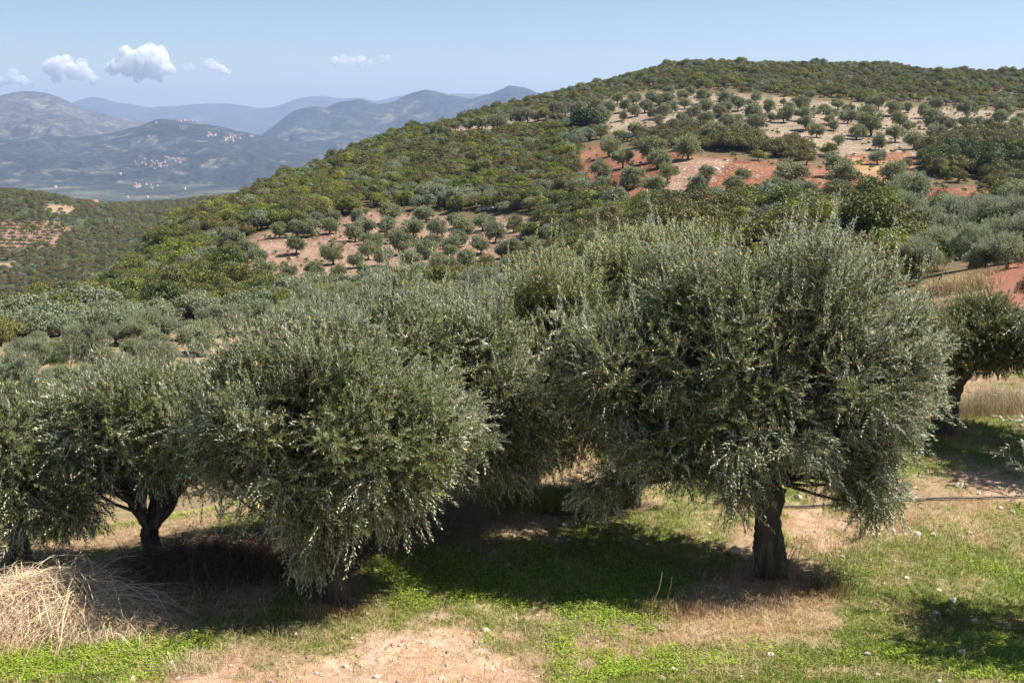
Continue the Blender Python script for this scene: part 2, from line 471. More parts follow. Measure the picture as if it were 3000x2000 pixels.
def build_ground():
    nc = 860
    av = np.tan(np.linspace(-atan(.72), atan(.72), nc))
    y1 = np.exp(np.linspace(log(1.2), log(10.5), 50, endpoint=False))
    y2 = np.exp(np.linspace(log(10.5), log(34), 330, endpoint=False))
    y3 = np.exp(np.linspace(log(34), log(760), 470))
    yv = np.concatenate([y1, y2, y3]); nr = len(yv)
    A, Y = np.meshgrid(av, yv)
    x = (A * Y).ravel(); y = Y.ravel()
    z = H(x, y)
    u, v = project(x, y, z)
    c = np.zeros((len(x), 3)); stone = np.zeros(len(x))
    # far ground: woodland floor, orchard soils
    n1 = fbm(x / 14, y / 14, 4, 101)[:, None]; n2 = fbm(x / 4, y / 4, 4, 102)[:, None]
    floor = np.array([.135, .105, .058]) + n1 * np.array([.05, .03, .02]) + n2 * np.array([.05, .045, .02])
    c[:] = floor
    jit = wobble(x, y, 1.0, 4, 110) * FPX / np.maximum(y, 20) * 1.1
    def put(poly, colr, soft, st):
        nonlocal c, stone
        k = sstep(soft, -soft, sd_poly(u, v, poly) + jit)[:, None] * (y > 33)[:, None]
        c = c * (1 - k) + colr * k; stone = stone * (1 - k[:, 0]) + st * k[:, 0]
    tan_ = np.array([.245, .185, .130]) + n1 * np.array([.12, .10, .09]) + n2 * np.array([.15, .13, .10])
    red_ = np.array([.195, .082, .045]) + n1 * np.array([.16, .11, .07]) + n2 * np.array([.10, .05, .03])
    pnk_ = np.array([.235, .150, .105]) + n1 * np.array([.12, .10, .07]) + n2 * np.array([.16, .12, .09])
    fld_ = np.array([.33, .25, .17]) + n2 * np.array([.2, .17, .11])
    put(UPPER, tan_, 6, .9); put(RED, red_, 5, .55); put(LOWER, pnk_, 6, .7); put(FIELD, fld_, 10, .35)
    put(OPENR, red_, 4, .2); put(VERGE, fld_ * np.array([.95, .85, .7]), 12, .1)
    put([(1960, 470), (2060, 455), (2140, 470), (2110, 510), (2010, 560), (1930, 580), (1900, 560)], pnk_ * 1.25, 8, 1)
    put([(2500, 475), (2600, 470), (2680, 490), (2640, 515), (2520, 520), (2440, 500)], np.array([.34, .21, .11]) + n2 * .2, 8, .2)
    # slope of the near olive trees
    k = (sstep(17, 22, y) * sstep(110, 75, y) * sstep(.30, .12, x / y))[:, None]
    g1 = np.array([.27, .205, .115]) + n1 * np.array([.12, .07, .05]) + n2 * np.array([.2, .12, .08])
    c = c * (1 - k * .85) + g1 * k * .85
    # near field
    nr_ = y < 45
    gm, gv, stw = masks(x[nr_], y[nr_])
    xx, yy = x[nr_], y[nr_]
    f3 = fbm(xx / .5, yy / .5, 4, 120)[:, None]; f4 = fbm(xx / .12, yy / .12, 3, 121)[:, None]
    dirt = np.array([.29, .205, .125]) + f3 * np.array([.22, .17, .12]) + f4 * .12
    grav = np.array([.46, .305, .215]) + f3 * np.array([.16, .16, .15]) + f4 * .12
    strw = np.array([.38, .27, .165]) + f3 * .15 + f4 * .12
    turf = np.array([.11, .165, .030]) + f3 * np.array([.10, .10, .03]) + f4 * .04
    cn = dirt * (1 - gv[:, None]) + grav * gv[:, None]
    cn = cn * (1 - stw[:, None] * .8) + strw * stw[:, None] * .8
    cn = cn * (1 - gm[:, None] * .85) + turf * gm[:, None] * .85
    w = sstep(45, 24, yy)[:, None]
    c[nr_] = c[nr_] * (1 - w) + cn * w
    stone[nr_] = stone[nr_] * (1 - w[:, 0]) + 0.0
    c = np.clip(c, .012, .8)
    i, j = np.meshgrid(np.arange(nr - 1), np.arange(nc - 1), indexing='ij')
    q = i * nc + j
    Q = np.stack([q, q + 1, q + nc + 1, q + nc], -1).reshape(-1, 4)
    me = mesh('ground', np.stack([x, y, z], 1), Q, [], c, None, True)
    sa = me.attributes.new('stone', 'FLOAT', 'POINT'); sa.data.foreach_set('value', stone.astype(np.float32))
    me.materials.append(soil('field_soil', (.60, .54, .48), 9.0, .7, 1.9))
    o = link('ground', me); tag(o, kind='structure')
build_ground()

# ------------------------------------------------------------------ far hills, valley, mountains
SECOND = Surf(col_pts([
 (-600, [(300, Z(-110)), (480, 930), (560, 830), (640, 725), (700, 645), (770, 572), (900, Z(-70)), (1300, Z(-130))]),
 (0,    [(300, Z(-110)), (480, 925), (560, 825), (640, 722), (700, 642), (760, 572), (850, Z(-66)), (1200, Z(-130))]),
 (150,  [(300, Z(-115)), (480, 915), (560, 820), (640, 722), (710, 645), (780, 585), (900, Z(-72)), (1200, Z(-130))]),
 (350,  [(300, Z(-118)), (480, 905), (580, 800), (680, 700), (780, 640), (900, 605), (1050, Z(-85)), (1400, Z(-140))]),
 (560,  [(400, Z(-118)), (600, 800), (760, 690), (900, 630), (1050, 586), (1200, Z(-98)), (1500, Z(-150))]),
 (680,  [(400, Z(-118)), (620, 790), (800, 680), (950, 620), (1080, 576), (1250, Z(-98)), (1500, Z(-150))]),
 (1000, [(400, Z(-118)), (700, 760), (950, 640), (1100, 590), (1300, Z(-105)), (1500, Z(-150))]),
]))
def H2(x, y):
    x = np.asarray(x, float); y = np.asarray(y, float); shp = np.broadcast(x, y).shape
    x = np.broadcast_to(x, shp).ravel(); y = np.broadcast_to(y, shp).ravel()
    yy = np.clip(y, 290, 1500)
    z = SECOND.f(np.clip(x / yy, -.8, 0), np.log(yy)) * yy + 5 * fbm(x / 60, y / 60, 3, 205)
    return z.reshape(shp)

GROVE2 = [(-200, 640), (0, 645), (90, 650), (160, 645), (215, 665), (170, 700), (170, 720), (60, 735), (0, 760), (-200, 770)]
SPOT2 = [[(130, 600), (220, 605), (215, 630), (140, 625)], [(430, 575), (500, 560), (580, 562), (590, 580), (500, 597), (440, 595)], [(-50, 770), (60, 765), (30, 790), (-50, 785)]]
def build_second():
    na, ny = 340, 260
    av = np.linspace(-.78, -.10, na); yv = np.exp(np.linspace(log(300), log(1450), ny))
    A, Y = np.meshgrid(av, yv); x = (A * Y).ravel(); y = Y.ravel(); z = H2(x, y)
    u, v = project(x, y, z)
    n1 = fbm(x / 40, y / 40, 4, 301)[:, None]
    c = np.array([.065, .075, .038]) + n1 * .05
    jit = wobble(x, y, 7, 12, 310)
    for p, cc in [(GROVE2, (.25, .16, .11))] + [(s, (.30, .22, .15)) for s in SPOT2]:
        k = sstep(4, -4, sd_poly(u, v, p) + jit)[:, None]
        c = c * (1 - k) + (np.array(cc) + n1 * .15) * k
    i, j = np.meshgrid(np.arange(ny - 1), np.arange(na - 1), indexing='ij'); q = i * na + j
    me = mesh('hill', np.stack([x, y, z], 1), np.stack([q, q + 1, q + na + 1, q + na], -1).reshape(-1, 4), [], np.clip(c, .01, .8), None, True)
    sa = me.attributes.new('stone', 'FLOAT', 'POINT')
    me.materials.append(soil('hill_soil', (.5, .42, .36), .8, .5, .5))
    tag(link('hill', me), kind='structure')
build_second()

def far_mat():
    m, nt, out = new_mat('distant_slopes')
    at = N(nt, 'ShaderNodeAttribute', attribute_name='col')
    f = noise(nt, .010, 10, .78); f2 = noise(nt, .035, 5, .75)
    g = ramp(nt, f, [(0.32, (.55, .62, .6)), (0.5, (.95, .98, .95)), (0.62, (1.25, 1.2, 1.1)), (0.72, (2.1, 1.9, 1.6))])
    g2 = ramp(nt, f2, [(0.35, (.35, .42, .40)), (0.5, (.9, .95, .9)), (0.6, (1.6, 1.5, 1.35)), (0.66, (3.6, 3.1, 2.4))])
    c = mixc(nt, 1, at.outputs['Color'], g, 'MULTIPLY'); c = mixc(nt, 1, c, g2, 'MULTIPLY')
    p = N(nt, 'ShaderNodeBsdfPrincipled'); p.inputs['Roughness'].default_value = 1; p.inputs['Specular IOR Level'].default_value = 0
    nt.links.new(c, p.inputs['Base Color'])
    nt.links.new(p.outputs[0], out.inputs['Surface'])
    return m
M_FAR = far_mat()
VALZ = -285.0
RANGES = {}
FIELDS = {'village_range': [[(575, 503), (590, 482), (618, 466), (668, 461), (672, 468), (640, 490), (600, 505)], [(315, 400), (400, 388), (405, 394), (318, 408)], [(308, 422), (345, 434), (388, 443), (386, 449), (340, 440), (308, 428)], [(380, 405), (460, 395), (465, 425), (385, 430)], [(465, 432), (490, 431), (488, 442), (470, 441)], [(310, 472), (325, 472), (322, 486), (312, 482)], [(0, 491), (60, 510), (60, 516), (0, 498)], [(30, 402), (110, 399), (112, 405), (30, 411)], [(480, 460), (550, 462), (555, 474), (490, 474)]],
          'left_range': [[(60, 290), (140, 285), (180, 320), (120, 330)], [(150, 300), (260, 328), (250, 350), (160, 335)], [(280, 352), (400, 362), (420, 372), (300, 372)]],
          'right_range': [[(1170, 292), (1240, 300), (1230, 318), (1150, 310)], [(800, 385), (830, 380), (870, 440), (860, 442)], [(950, 330), (1000, 340), (980, 350)]]}
def mountain(name, sil, yr, yfoot, yback, colr, seed, rough=1.0, na=420, ny=110, sharp=1.5):
    """a mountain whose crest stands at distance yr(u)"""
    us = np.array([p[0] for p in sil], float); vs = np.array([p[1] for p in sil], float)
    U = np.linspace(us[0], us[-1], 400); Vv = np.interp(U, us, vs)
    ker = np.hanning(9); ker /= ker.sum(); Vv = np.convolve(np.pad(Vv, 4, 'edge'), ker, 'valid')
    aR, tR = ray(U, Vv)
    def HH(x, y):
        a = x / y
        t = np.interp(a, aR, tR)
        zr = CAMZ + t * yr
        zr = zr + 0 * a
        s = np.where(y < yr, (y - yfoot) / (yr - yfoot), 1 - (y - yr) / (yback - yr))
        s = np.clip(s, 0, 1)
        prof = s ** sharp * .55 + .45 * (1 - np.cos(pi * s)) / 2
        rel = (zr - VALZ)
        gul = fbm(a * yr / 700, y / 900, 5, seed) * rel * .55 * rough * np.sin(pi * np.clip(s, 0, 1)) + fbm(a * yr / 90, y / 160, 3, seed + 9) * 22 * rough * np.minimum(1, s * 4) * np.where(s > .97, .45, 1)
        return VALZ - 12 + (rel + 12) * prof + gul
    av = np.linspace(aR[0], aR[-1], na); s = np.linspace(0, 1, ny)
    yv = np.concatenate([yfoot + (yr - yfoot) * s, yr + (yback - yr) * np.linspace(.06, 1, 24)])
    A, Y = np.meshgrid(av, yv); x = (A * Y).ravel(); y = Y.ravel(); z = HH(x, y)
    n1 = fbm(x / 420, y / 420, 5, seed + 40)[:, None]; n2 = fbm(x / 120, y / 120, 4, seed + 50)[:, None]
    c = np.array(colr) * (1 + n1 * .7) + np.clip(n2 - .10, 0, 1) * np.array([.5, .42, .32])
    u, v = project(x, y, z); jj = wobble(x, y, 3, 60, 7)
    for p in FIELDS.get(name, []):
        k = (sstep(2.5, -1.5, sd_poly(u, v, p) + jj) * np.clip(.1 + 1.3 * (vnoise(x / 22, y / 45, 8) - .35), 0, .8))[:, None]
        c = c * (1 - k) + np.array([.20, .175, .14]) * k
    i, j = np.meshgrid(np.arange(len(yv) - 1), np.arange(na - 1), indexing='ij'); q = i * na + j
    me = mesh(name, np.stack([x, y, z], 1), np.stack([q, q + 1, q + na + 1, q + na], -1).reshape(-1, 4), [M_FAR], np.clip(c, .01, .6), None, True)
    tag(link('mountain', me), kind='structure')
    RANGES[name] = HH
mountain('left_range', [(-900, 330), (-300, 300), (0, 278), (50, 268), (110, 268), (140, 273), (170, 285), (250, 320), (350, 345), (470, 364), (560, 368), (660, 380), (760, 400), (850, 425)], 9000, 5800, 12000, (.075, .066, .060), 11, 1.5, na=600, ny=160)
mountain('far_range', [(-900, 300), (-200, 330), (120, 330), (200, 306), (240, 289), (280, 281), (310, 290), (340, 302), (375, 303), (450, 318), (478, 307), (500, 315), (545, 307), (620, 303), (680, 304), (740, 315), (780, 318), (830, 306), (860, 292), (900, 284), (955, 280), (1000, 292), (1030, 286), (1060, 285), (1100, 300), (1160, 282), (1200, 278), (1240, 290), (1320, 274), (1420, 276), (1500, 290), (1700, 300), (3300, 330)], 17000, 12500, 21000, (.05, .055, .06), 12, .9)
mountain('right_range', [(560, 500), (700, 440), (760, 400), (800, 370), (850, 332), (880, 319), (930, 312), (955, 316), (1000, 298), (1050, 290), (1100, 303), (1150, 300), (1200, 276), (1235, 265), (1265, 264), (1310, 276), (1370, 290), (1430, 276), (1490, 253), (1510, 256), (1550, 264), (1620, 285), (1800, 320), (2200, 340)], 8200, 5600, 11500, (.036, .044, .042), 13, 1.5, na=700, ny=160)
mountain('village_range', [(-900, 420), (-300, 402), (0, 402), (250, 400), (330, 390), (420, 365), (450, 352), (480, 347), (540, 353), (640, 370), (700, 384), (780, 400), (900, 430), (1100, 470), (1400, 500)], 6300, 4300, 8200, (.030, .038, .036), 14, 1.3, sharp=1.1, na=900, ny=220)
# valley floor reaching the horizon
def valley():
    n = 160
    xs = np.concatenate([-np.exp(np.linspace(log(40000), log(200), n)), np.exp(np.linspace(log(200), log(40000), n))])
    ys = np.concatenate([[-3000, 0, 600], np.exp(np.linspace(log(1300), log(42000), 220))])
    A, Y = np.meshgrid(xs, ys); x = A.ravel(); y = Y.ravel()
    z = np.full(x.shape, VALZ) + 8 * fbm(x / 900, y / 900, 3, 401)
    n1 = fbm(x / 260, y / 200, 4, 402)[:, None]; n2 = fbm(x / 90, y / 60, 3, 403)[:, None]
    c = np.array([.045, .052, .040]) + np.clip(n1, 0, 1) * np.array([.42, .34, .26]) + n2 * .09
    w = len(xs)
    i, j = np.meshgrid(np.arange(len(ys) - 1), np.arange(w - 1), indexing='ij'); q = i * w + j
    me = mesh('valley', np.stack([x, y, z], 1), np.stack([q, q + 1, q + w + 1, q + w], -1).reshape(-1, 4), [M_FAR], np.clip(c, .02, .5), None, True)
    tag(link('terrain', me), kind='structure')
valley()

# ------------------------------------------------------------------ road
def build_road():
    uv = [(3260, 735), (3120, 742), (3040, 755), (2965, 775), (2915, 800), (2893, 830), (2900, 862), (2945, 902), (3000, 935), (3090, 985), (3200, 1060)]
    L = np.array([hit(u, v, 12)[:2] for u, v in uv])
    L = spline(np.column_stack([L, np.zeros(len(L))]), 90)[:, :2]
    t = norm(np.gradient(L, axis=0)); nrm = np.stack([-t[:, 1], t[:, 0]], 1)
    W_ = 3.6; k = 14
    V = []
    for s in np.linspace(0, 1, k):
        p = L + nrm * (W_ * s) + nrm * (.12 * fbm(L[:, 0] / .7, L[:, 1] / .7, 3, 77 if s < .5 else 78))[:, None] * (abs(s - .5) * 2)
        V.append(np.column_stack([p, H(p[:, 0], p[:, 1]) + .035 + .05 * sin(pi * s) - .05 * (np.exp(-((s - .27) / .07) ** 2) + np.exp(-((s - .72) / .07) ** 2))]))
    V = np.array(V); n = len(L)
    i, j = np.meshgrid(np.arange(k - 1), np.arange(n - 1), indexing='ij'); q = i * n + j
    me = mesh('road', V.reshape(-1, 3), np.stack([q, q + 1, q + n + 1, q + n], -1).reshape(-1, 4)[:, ::-1], [plain_mat('red_earth_track', (.27, .115, .075), .95, .1, 1.5, .2)], None, None, True)
    tag(link('road', me), kind='structure')
build_road()

# ------------------------------------------------------------------ foliage builders
def leaf_quads(P, D, Nn, ln, wd):
    """lance shaped leaves: base P, direction D, face normal Nn"""
    S = norm(np.cross(D, Nn))
    n = len(P)
    V = np.empty((n, 4, 3), np.float32)
    V[:, 0] = P
    V[:, 1] = P + D * (ln * .42)[:, None] + S * (wd * .5)[:, None]
    V[:, 2] = P + D * ln[:, None]
    V[:, 3] = P + D * (ln * .42)[:, None] - S * (wd * .5)[:, None]
    Q = np.arange(n * 4).reshape(n, 4)
    return V.reshape(-1, 3), Q

def shoot_leaves(P, D, L, g, step=.028, ln=(.045, .075), wd=(.012, .018), droop=None, bare=.1, alpha=42):
    """pairs of leaves along curved shoots"""
    n = len(P)
    kmax = int(max(L) / step) + 1
    k = np.arange(kmax)
    s = bare + (1 - bare) * (k[None] + .5) * step / L[:, None]
    ok = s < 1.0
    bend = np.zeros((n, 3)) if droop is None else droop
    s_ = s[..., None]
    pos = P[:, None] + D[:, None] * (L[:, None, None] * s_) + bend[:, None] * s_ ** 2
    tg = norm(D[:, None] * L[:, None, None] + 2 * bend[:, None] * s_)
    ref = norm(np.cross(D, norm(g.normal(size=(n, 3)))))
    ref = ref[:, None] + 0 * tg
    r1 = norm(ref - tg * np.sum(ref * tg, -1, keepdims=True)); r2 = np.cross(tg, r1)
    ang = (k[None] % 2) * (pi / 2) + g.normal(0, .35, (n, kmax))
    out = []
    for sg in (1, -1):
        rad = (r1 * np.cos(ang)[..., None] + r2 * np.sin(ang)[..., None]) * sg
        al = np.radians(g.normal(alpha, 14, (n, kmax)))[..., None]
        d = tg * np.cos(al) + rad * np.sin(al)
        nn = tg * np.sin(al) - rad * np.cos(al)
        d = norm(d + g.normal(0, .12, d.shape)); nn = norm(nn + g.normal(0, .15, d.shape))
        out.append((pos[ok], d[ok], nn[ok], (np.sin(np.clip(s, 0, 1) * pi * .8 + .35))[ok]))
    P_ = np.concatenate([o[0] for o in out]); D_ = np.concatenate([o[1] for o in out]); N_ = np.concatenate([o[2] for o in out]); sz = np.concatenate([o[3] for o in out])
    l = g.uniform(ln[0], ln[1], len(P_)) * (.55 + .45 * sz); w = g.uniform(wd[0], wd[1], len(P_))
    return leaf_quads(P_, D_, N_, l, w)

def twig_quads(P, D, L, bend, r=.0035):
    """three sided twigs in two segments"""
    n = len(P)
    a = norm(np.cross(D, np.array([.3, .5, .8]))); b = np.cross(D, a)
    rings = []
    for s, rr in ((0, 1), (.5, .8), (.97, .4)):
        c = P + D * (L * s)[:, None] + bend * s * s
        for th in (0, 2.094, 4.189):
            rings.append(c + (a * cos(th) + b * sin(th)) * r * rr)
    V = np.stack(rings, 1)
    base = np.arange(n)[:, None] * 9
    Q = []
    for seg in (0, 1):
        for j in range(3):
            j2 = (j + 1) % 3
            Q.append(base + np.array([seg * 3 + j, seg * 3 + j2, seg * 3 + 3 + j2, seg * 3 + 3 + j])[None])
    return V.reshape(-1, 3), np.concatenate(Q)

def in_ell(P, ells, k=1.0):
    r = np.full(len(P), 1e9)
    for c, e in ells:
        r = np.minimum(r, np.sqrt((((P - c) / (np.array(e) * k)) ** 2).sum(1)))
    return r

def make_crown(ells, nlobe, per, seed, leaf=(.052, .088), wid=(.015, .0225), L=(.16, .36), step=.026, sprouts=0, sprout_L=(.5, .9), droopy=.5, lobe_r=(.2, .48), fruit=0, tint=(1, 1, 1), mat=None, gap=.0, zlow=None, name='crown'):
    """ells: list of (centre, radii) in tree coordinates -> crown mesh and the lobe centres"""
    g = np.random.default_rng(seed)
    ells = [(np.array(c, float), np.array(e, float)) for c, e in ells]
    vol = np.array([np.prod(e) ** (2 / 3) for c, e in ells]); pr = vol / vol.sum()
    C = []
    while len(C) < nlobe:
        k = g.choice(len(ells), p=pr); c, e = ells[k]
        d = norm(g.normal(size=3)); rr = g.uniform(.55, .93) if g.random() < .82 else g.uniform(.15, .55)
        lump = 1 + .5 * (vnoise(np.array([d[0] * 2.1 + d[2] * 1.3 + 20 + 5 * k]), np.array([d[1] * 2.1 - d[2] * 1.7 + 20]), seed)[0] - .55)
        p = c + d * e * rr * lump
        others = [ells[q] for q in range(len(ells)) if q != k]
        if others and in_ell(p[None], others)[0] < .6: continue
        if zlow is not None and p[2] < zlow: continue
        if rr > .6 and vnoise(np.array([p[0] * 1.5 + p[2] * .9 + 30]), np.array([p[1] * 1.5 - p[2] * 1.2 + 30]), seed + 3)[0] < .33: continue
        C.append(p)
    C = np.array(C)
    cen = np.average([c for c, e in ells], axis=0, weights=pr); ext = max(e.max() for c, e in ells)
    zmin, zmax = C[:, 2].min(), C[:, 2].max()
    m = MB(); tint = np.array(tint)
    Pn, Dn, Ln, Bn, Tn = [], [], [], [], []
    for c in C:
        hz = (c[2] - zmin) / (zmax - zmin)
        out = c - cen; out = out / (np.linalg.norm(out) + 1e-6)
        n = int(per * g.uniform(.6, 1.4)); r = g.uniform(*lobe_r); lobedir = g.normal(0, .4, 3)
        o = c + norm(g.normal(size=(n, 3))) * r * (g.random((n, 1)) ** .5) * np.array([1, 1, .8])
        rad = norm(o - c)
        up = max((hz - .38) * 2.0, -.22)
        d = norm(rad * .55 + out * .30 + np.array([0, 0, up * .8]) + g.normal(0, .55, (n, 3)) + lobedir)
        l = g.uniform(L[0], L[1], n)
        sag = np.zeros((n, 3)); sag[:, 2] = -l * droopy * np.clip(.85 - hz, .05, .6) * g.uniform(.4, 1.3, n)
        Pn.append(o); Dn.append(d); Ln.append(l); Bn.append(sag)
        Tn.append(np.tile(g.uniform(.7, 1.28) * (1 + np.array([.06, .0, -.08]) * g.normal()), (n, 1)))
    if sprouts:
        k = C[:, 2] > zmin + .55 * (zmax - zmin)
        base = C[k][g.integers(0, k.sum(), sprouts)] + g.normal(0, .15, (sprouts, 3))
        d = norm(np.array([0, 0, 1.0]) + g.normal(0, .22, (sprouts, 3)) + (base - cen) * np.array([.25, .25, 0]) / ext)
        Pn.append(base); Dn.append(d); Ln.append(g.uniform(*sprout_L, sprouts)); Bn.append(g.normal(0, .04, (sprouts, 3))); Tn.append(np.ones((sprouts, 3)) * 1.1)
    P, D, Lh, B, Tt = map(np.concatenate, (Pn, Dn, Ln, Bn, Tn))
    for a in range(0, len(P), 4000):
        sl_ = slice(a, a + 4000)
        V, Q = shoot_leaves(P[sl_], D[sl_], Lh[sl_], g, step, leaf, wid, B[sl_])
        cc = np.repeat(g.normal(1, .13, (len(Q), 1)) * (1 + g.normal(0, .06, (len(Q), 3))), 4, 0)
        yel = np.repeat(g.random(len(Q)) < .005, 4)
        cc[yel] = np.array([3.2, 2.2, .9])
        m.add(V, Q, np.clip(cc, .4, 3.5) * tint, 0)
    V, Q = twig_quads(P, D, Lh, B); m.add(V, Q, (1, 1, 1), 1)
    if fruit:
        k = g.integers(0, len(P), fruit); s = g.uniform(.2, .9, (fruit, 1))
        fp = P[k] + D[k] * Lh[k][:, None] * s + B[k] * s * s + np.array([0, 0, -.015]) + g.normal(0, .01, (fruit, 3))
        r = g.uniform(.006, .009, (fruit, 1, 1))
        oc = np.array([[1, 0, 0], [0, 1, 0], [-1, 0, 0], [0, -1, 0], [0, 0, 1.4], [0, 0, -1.4]])
        V = (fp[:, None] + oc[None] * r).reshape(-1, 3)
        q = np.array([[4, 0, 5, 1], [4, 2, 5, 3]])
        Q = (np.arange(fruit)[:, None, None] * 6 + np.array([[0, 1, 4, 4]])[None])
        # two crossed diamonds read as a small round fruit
        Q = (np.arange(fruit)[:, None, None] * 6 + q[None]).reshape(-1, 4)
        m.add(V, Q, (1, 1, 1), 2)
    return m.mesh(name, [mat or M_OLIVE, M_TWIG, M_FRUIT]), C

def make_trunk(base_r, fork_z, lean, C, seed, nlimb=5, top=None, fat=1.0, flare=1.7, trunk_pts=None, rings=26, twigs=True, name='trunk'):
    """gnarled trunk, limbs to groups of crown lobes, branches to every lobe"""
    g = np.random.default_rng(seed); m = MB()
    if trunk_pts is None:
        trunk_pts = [(0, 0, -.25), (lean[0] * .1 + .03, lean[1] * .1, fork_z * .3), (lean[0] * .55 - .03, lean[1] * .5, fork_z * .68), (lean[0], lean[1], fork_z)]
    P = spline(trunk_pts, rings)
    s = np.linspace(0, 1, rings)
    R = base_r * (1 + (flare - 1) * np.exp(-s * 7)) * (1 - .18 * s) * (1 + .10 * np.sin(s * 9 + seed)) * (1 + .12 * (s > .85))
    V, Q = tube(P, R, 26, seed, .10, .22); m.add(V, Q)
    top_ = P[-1]
    az = np.arctan2(C[:, 1] - top_[1], C[:, 0] - top_[0])
    order = np.argsort(az); groups = np.array_split(order, nlimb)
    for gi, idx in enumerate(groups):
        cc = C[idx]; mean = cc.mean(0)
        e = top_ + (mean - top_) * .62
        mid = top_ + (e - top_) * .5 + g.normal(0, .10, 3) * np.array([1, 1, .5]) + np.array([0, 0, -.04])
        path = spline([top_ - np.array([0, 0, .10]), top_ + (mid - top_) * .3 + g.normal(0, .05, 3), mid, e + g.normal(0, .05, 3)], 12)
        r0 = base_r * .52 * fat
        V, Q = tube(path, np.linspace(r0, r0 * .42, 12) * (1 + .12 * g.normal(size=12)), 9, seed + gi, .07, .1); m.add(V, Q)
        for q in idx[:: 1 if twigs else 3]:
            c = C[q]; k = int(g.integers(4, 12)) if twigs else 9
            st = path[min(k, 11)]
            md = (st + c) / 2 + g.normal(0, .10, 3)
            pp = spline([st, md, c + (c - st) * .06], 7)
            d = np.linalg.norm(c - st)
            V, Q = tube(pp, np.linspace(min(r0 * .38, .012 + .016 * d), .006, 7), 5, seed, .1); m.add(V, Q)
    return m.mesh(name, [M_BARK], True)

def big_tree(u, v, label, ells, nlobe, per, seed, trunk=None, group='olive trees in the near field', name='olive_tree', y=None, **kw):
    tk = dict(base_r=.16, fork_z=1.0, lean=(0, 0), nlimb=5); tk.update(trunk or {})
    if y is None: x, y, z = hit(u, v)
    else:
        x = ray(u, 1000)[0] * y; x = float((u - 1500) / FPX * (y * cos(PITCH) + 6.4 * sin(PITCH))); z = float(H(np.array([x]), np.array([y]))[0])
    me, C = make_crown(ells, nlobe, per, seed, **kw)
    e = link(name, None, loc=(x, y, z)); e.empty_display_size = .5
    tag(e, label, 'olive tree', group)
    link('trunk', make_trunk(C=C, seed=seed, **tk), e)
    link('crown', me, e)
    return e

# ------------------------------------------------------------------ the large olive trees
big_tree(2240, 1700, 'largest olive tree, thick dark trunk bare below a wide crown, straw round its foot',
    [((-.05, .5, 3.3), (1.95, 1.45, 1.3)), ((1.25, .35, 2.8), (1.05, 1.2, 1.1)), ((-1.35, .2, 2.95), (1.25, 1.1, 1.2)), ((.35, .45, 4.3), (1.6, 1.2, .55)), ((-.9, .4, 4.15), (.9, .9, .5)), ((1.15, .1, 1.9), (.9, .7, .45)), ((-.4, -.15, 2.2), (1.2, .8, .6)), ((1.8, .3, 3.2), (.5, .9, .7)), ((-1.75, 0, 1.95), (.85, .7, .65)), ((1.5, 0, 1.3), (.5, .5, .28)), ((-2.3, .2, 3.1), (.8, .9, .9)), ((-2.2, 0, 1.45), (.45, .45, .35)), ((-.5, -.2, 1.65), (.4, .4, .25))],
    440, 34, 501, trunk=dict(base_r=.205, fork_z=1.25, lean=(.02, .05), nlimb=7, flare=1.3, trunk_pts=[(.12, -.02, -.25), (.04, 0, .35), (0, .02, .85), (.0, .05, 1.35)]),
    sprouts=330, sprout_L=(.4, 1.0), fruit=3500, zlow=1.0)
big_tree(1830, 1490, 'wide olive tree beside the largest one, trunk hidden, fruit-heavy branches hanging to the grass',
    [((-.6, .1, 2.8), (1.8, 1.4, 1.1)), ((-1.6, 0, 2.5), (1.0, 1.1, .95)), ((.6, 0, 2.6), (1.2, 1.1, 1.3)), ((-1.0, -.3, 1.7), (1.4, .8, .75)), ((-.7, .2, 3.6), (1.4, 1.1, .5)), ((.5, .3, 4.0), (1.0, .9, .5)), ((-2.1, -.1, 1.8), (.6, .7, .6)), ((-1.4, -.4, 1.25), (.6, .5, .4)), ((-.4, -.4, 1.1), (.5, .5, .4)), ((.1, -.45, .95), (.45, .4, .4)), ((-1.9, -.3, 1.0), (.5, .5, .4))],
    390, 30, 502, y=17.9, trunk=dict(base_r=.17, fork_z=1.1, nlimb=6), sprouts=220, sprout_L=(.35, .85), fruit=4500, tint=(1.14, 1.1, .92), zlow=.95, droopy=.9)
big_tree(985, 1765, 'olive tree whose drooping crown hides most of its stubby trunk at the shade\'s left end',
    [((-.45, .35, 2.5), (1.45, 1.3, .95)), ((-1.3, .2, 2.3), (.85, 1.0, .85)), ((.45, .2, 2.35), (.95, 1.0, .9)), ((1.15, .4, 2.2), (.75, .8, .8)), ((-.2, .4, 3.3), (1.0, .9, .4)), ((-.75, 0, 1.8), (.75, .7, .5)), ((.35, 0, 1.65), (.7, .7, .5)), ((-.2, -.05, 1.15), (.38, .35, .4)), ((-.7, .4, 3.1), (1.1, .9, .35)), ((-.1, -.05, .6), (.22, .22, .35))],
    320, 34, 503, trunk=dict(base_r=.15, fork_z=.8, nlimb=6), sprouts=150, sprout_L=(.3, .7), fruit=2500, zlow=.62, droopy=.8)
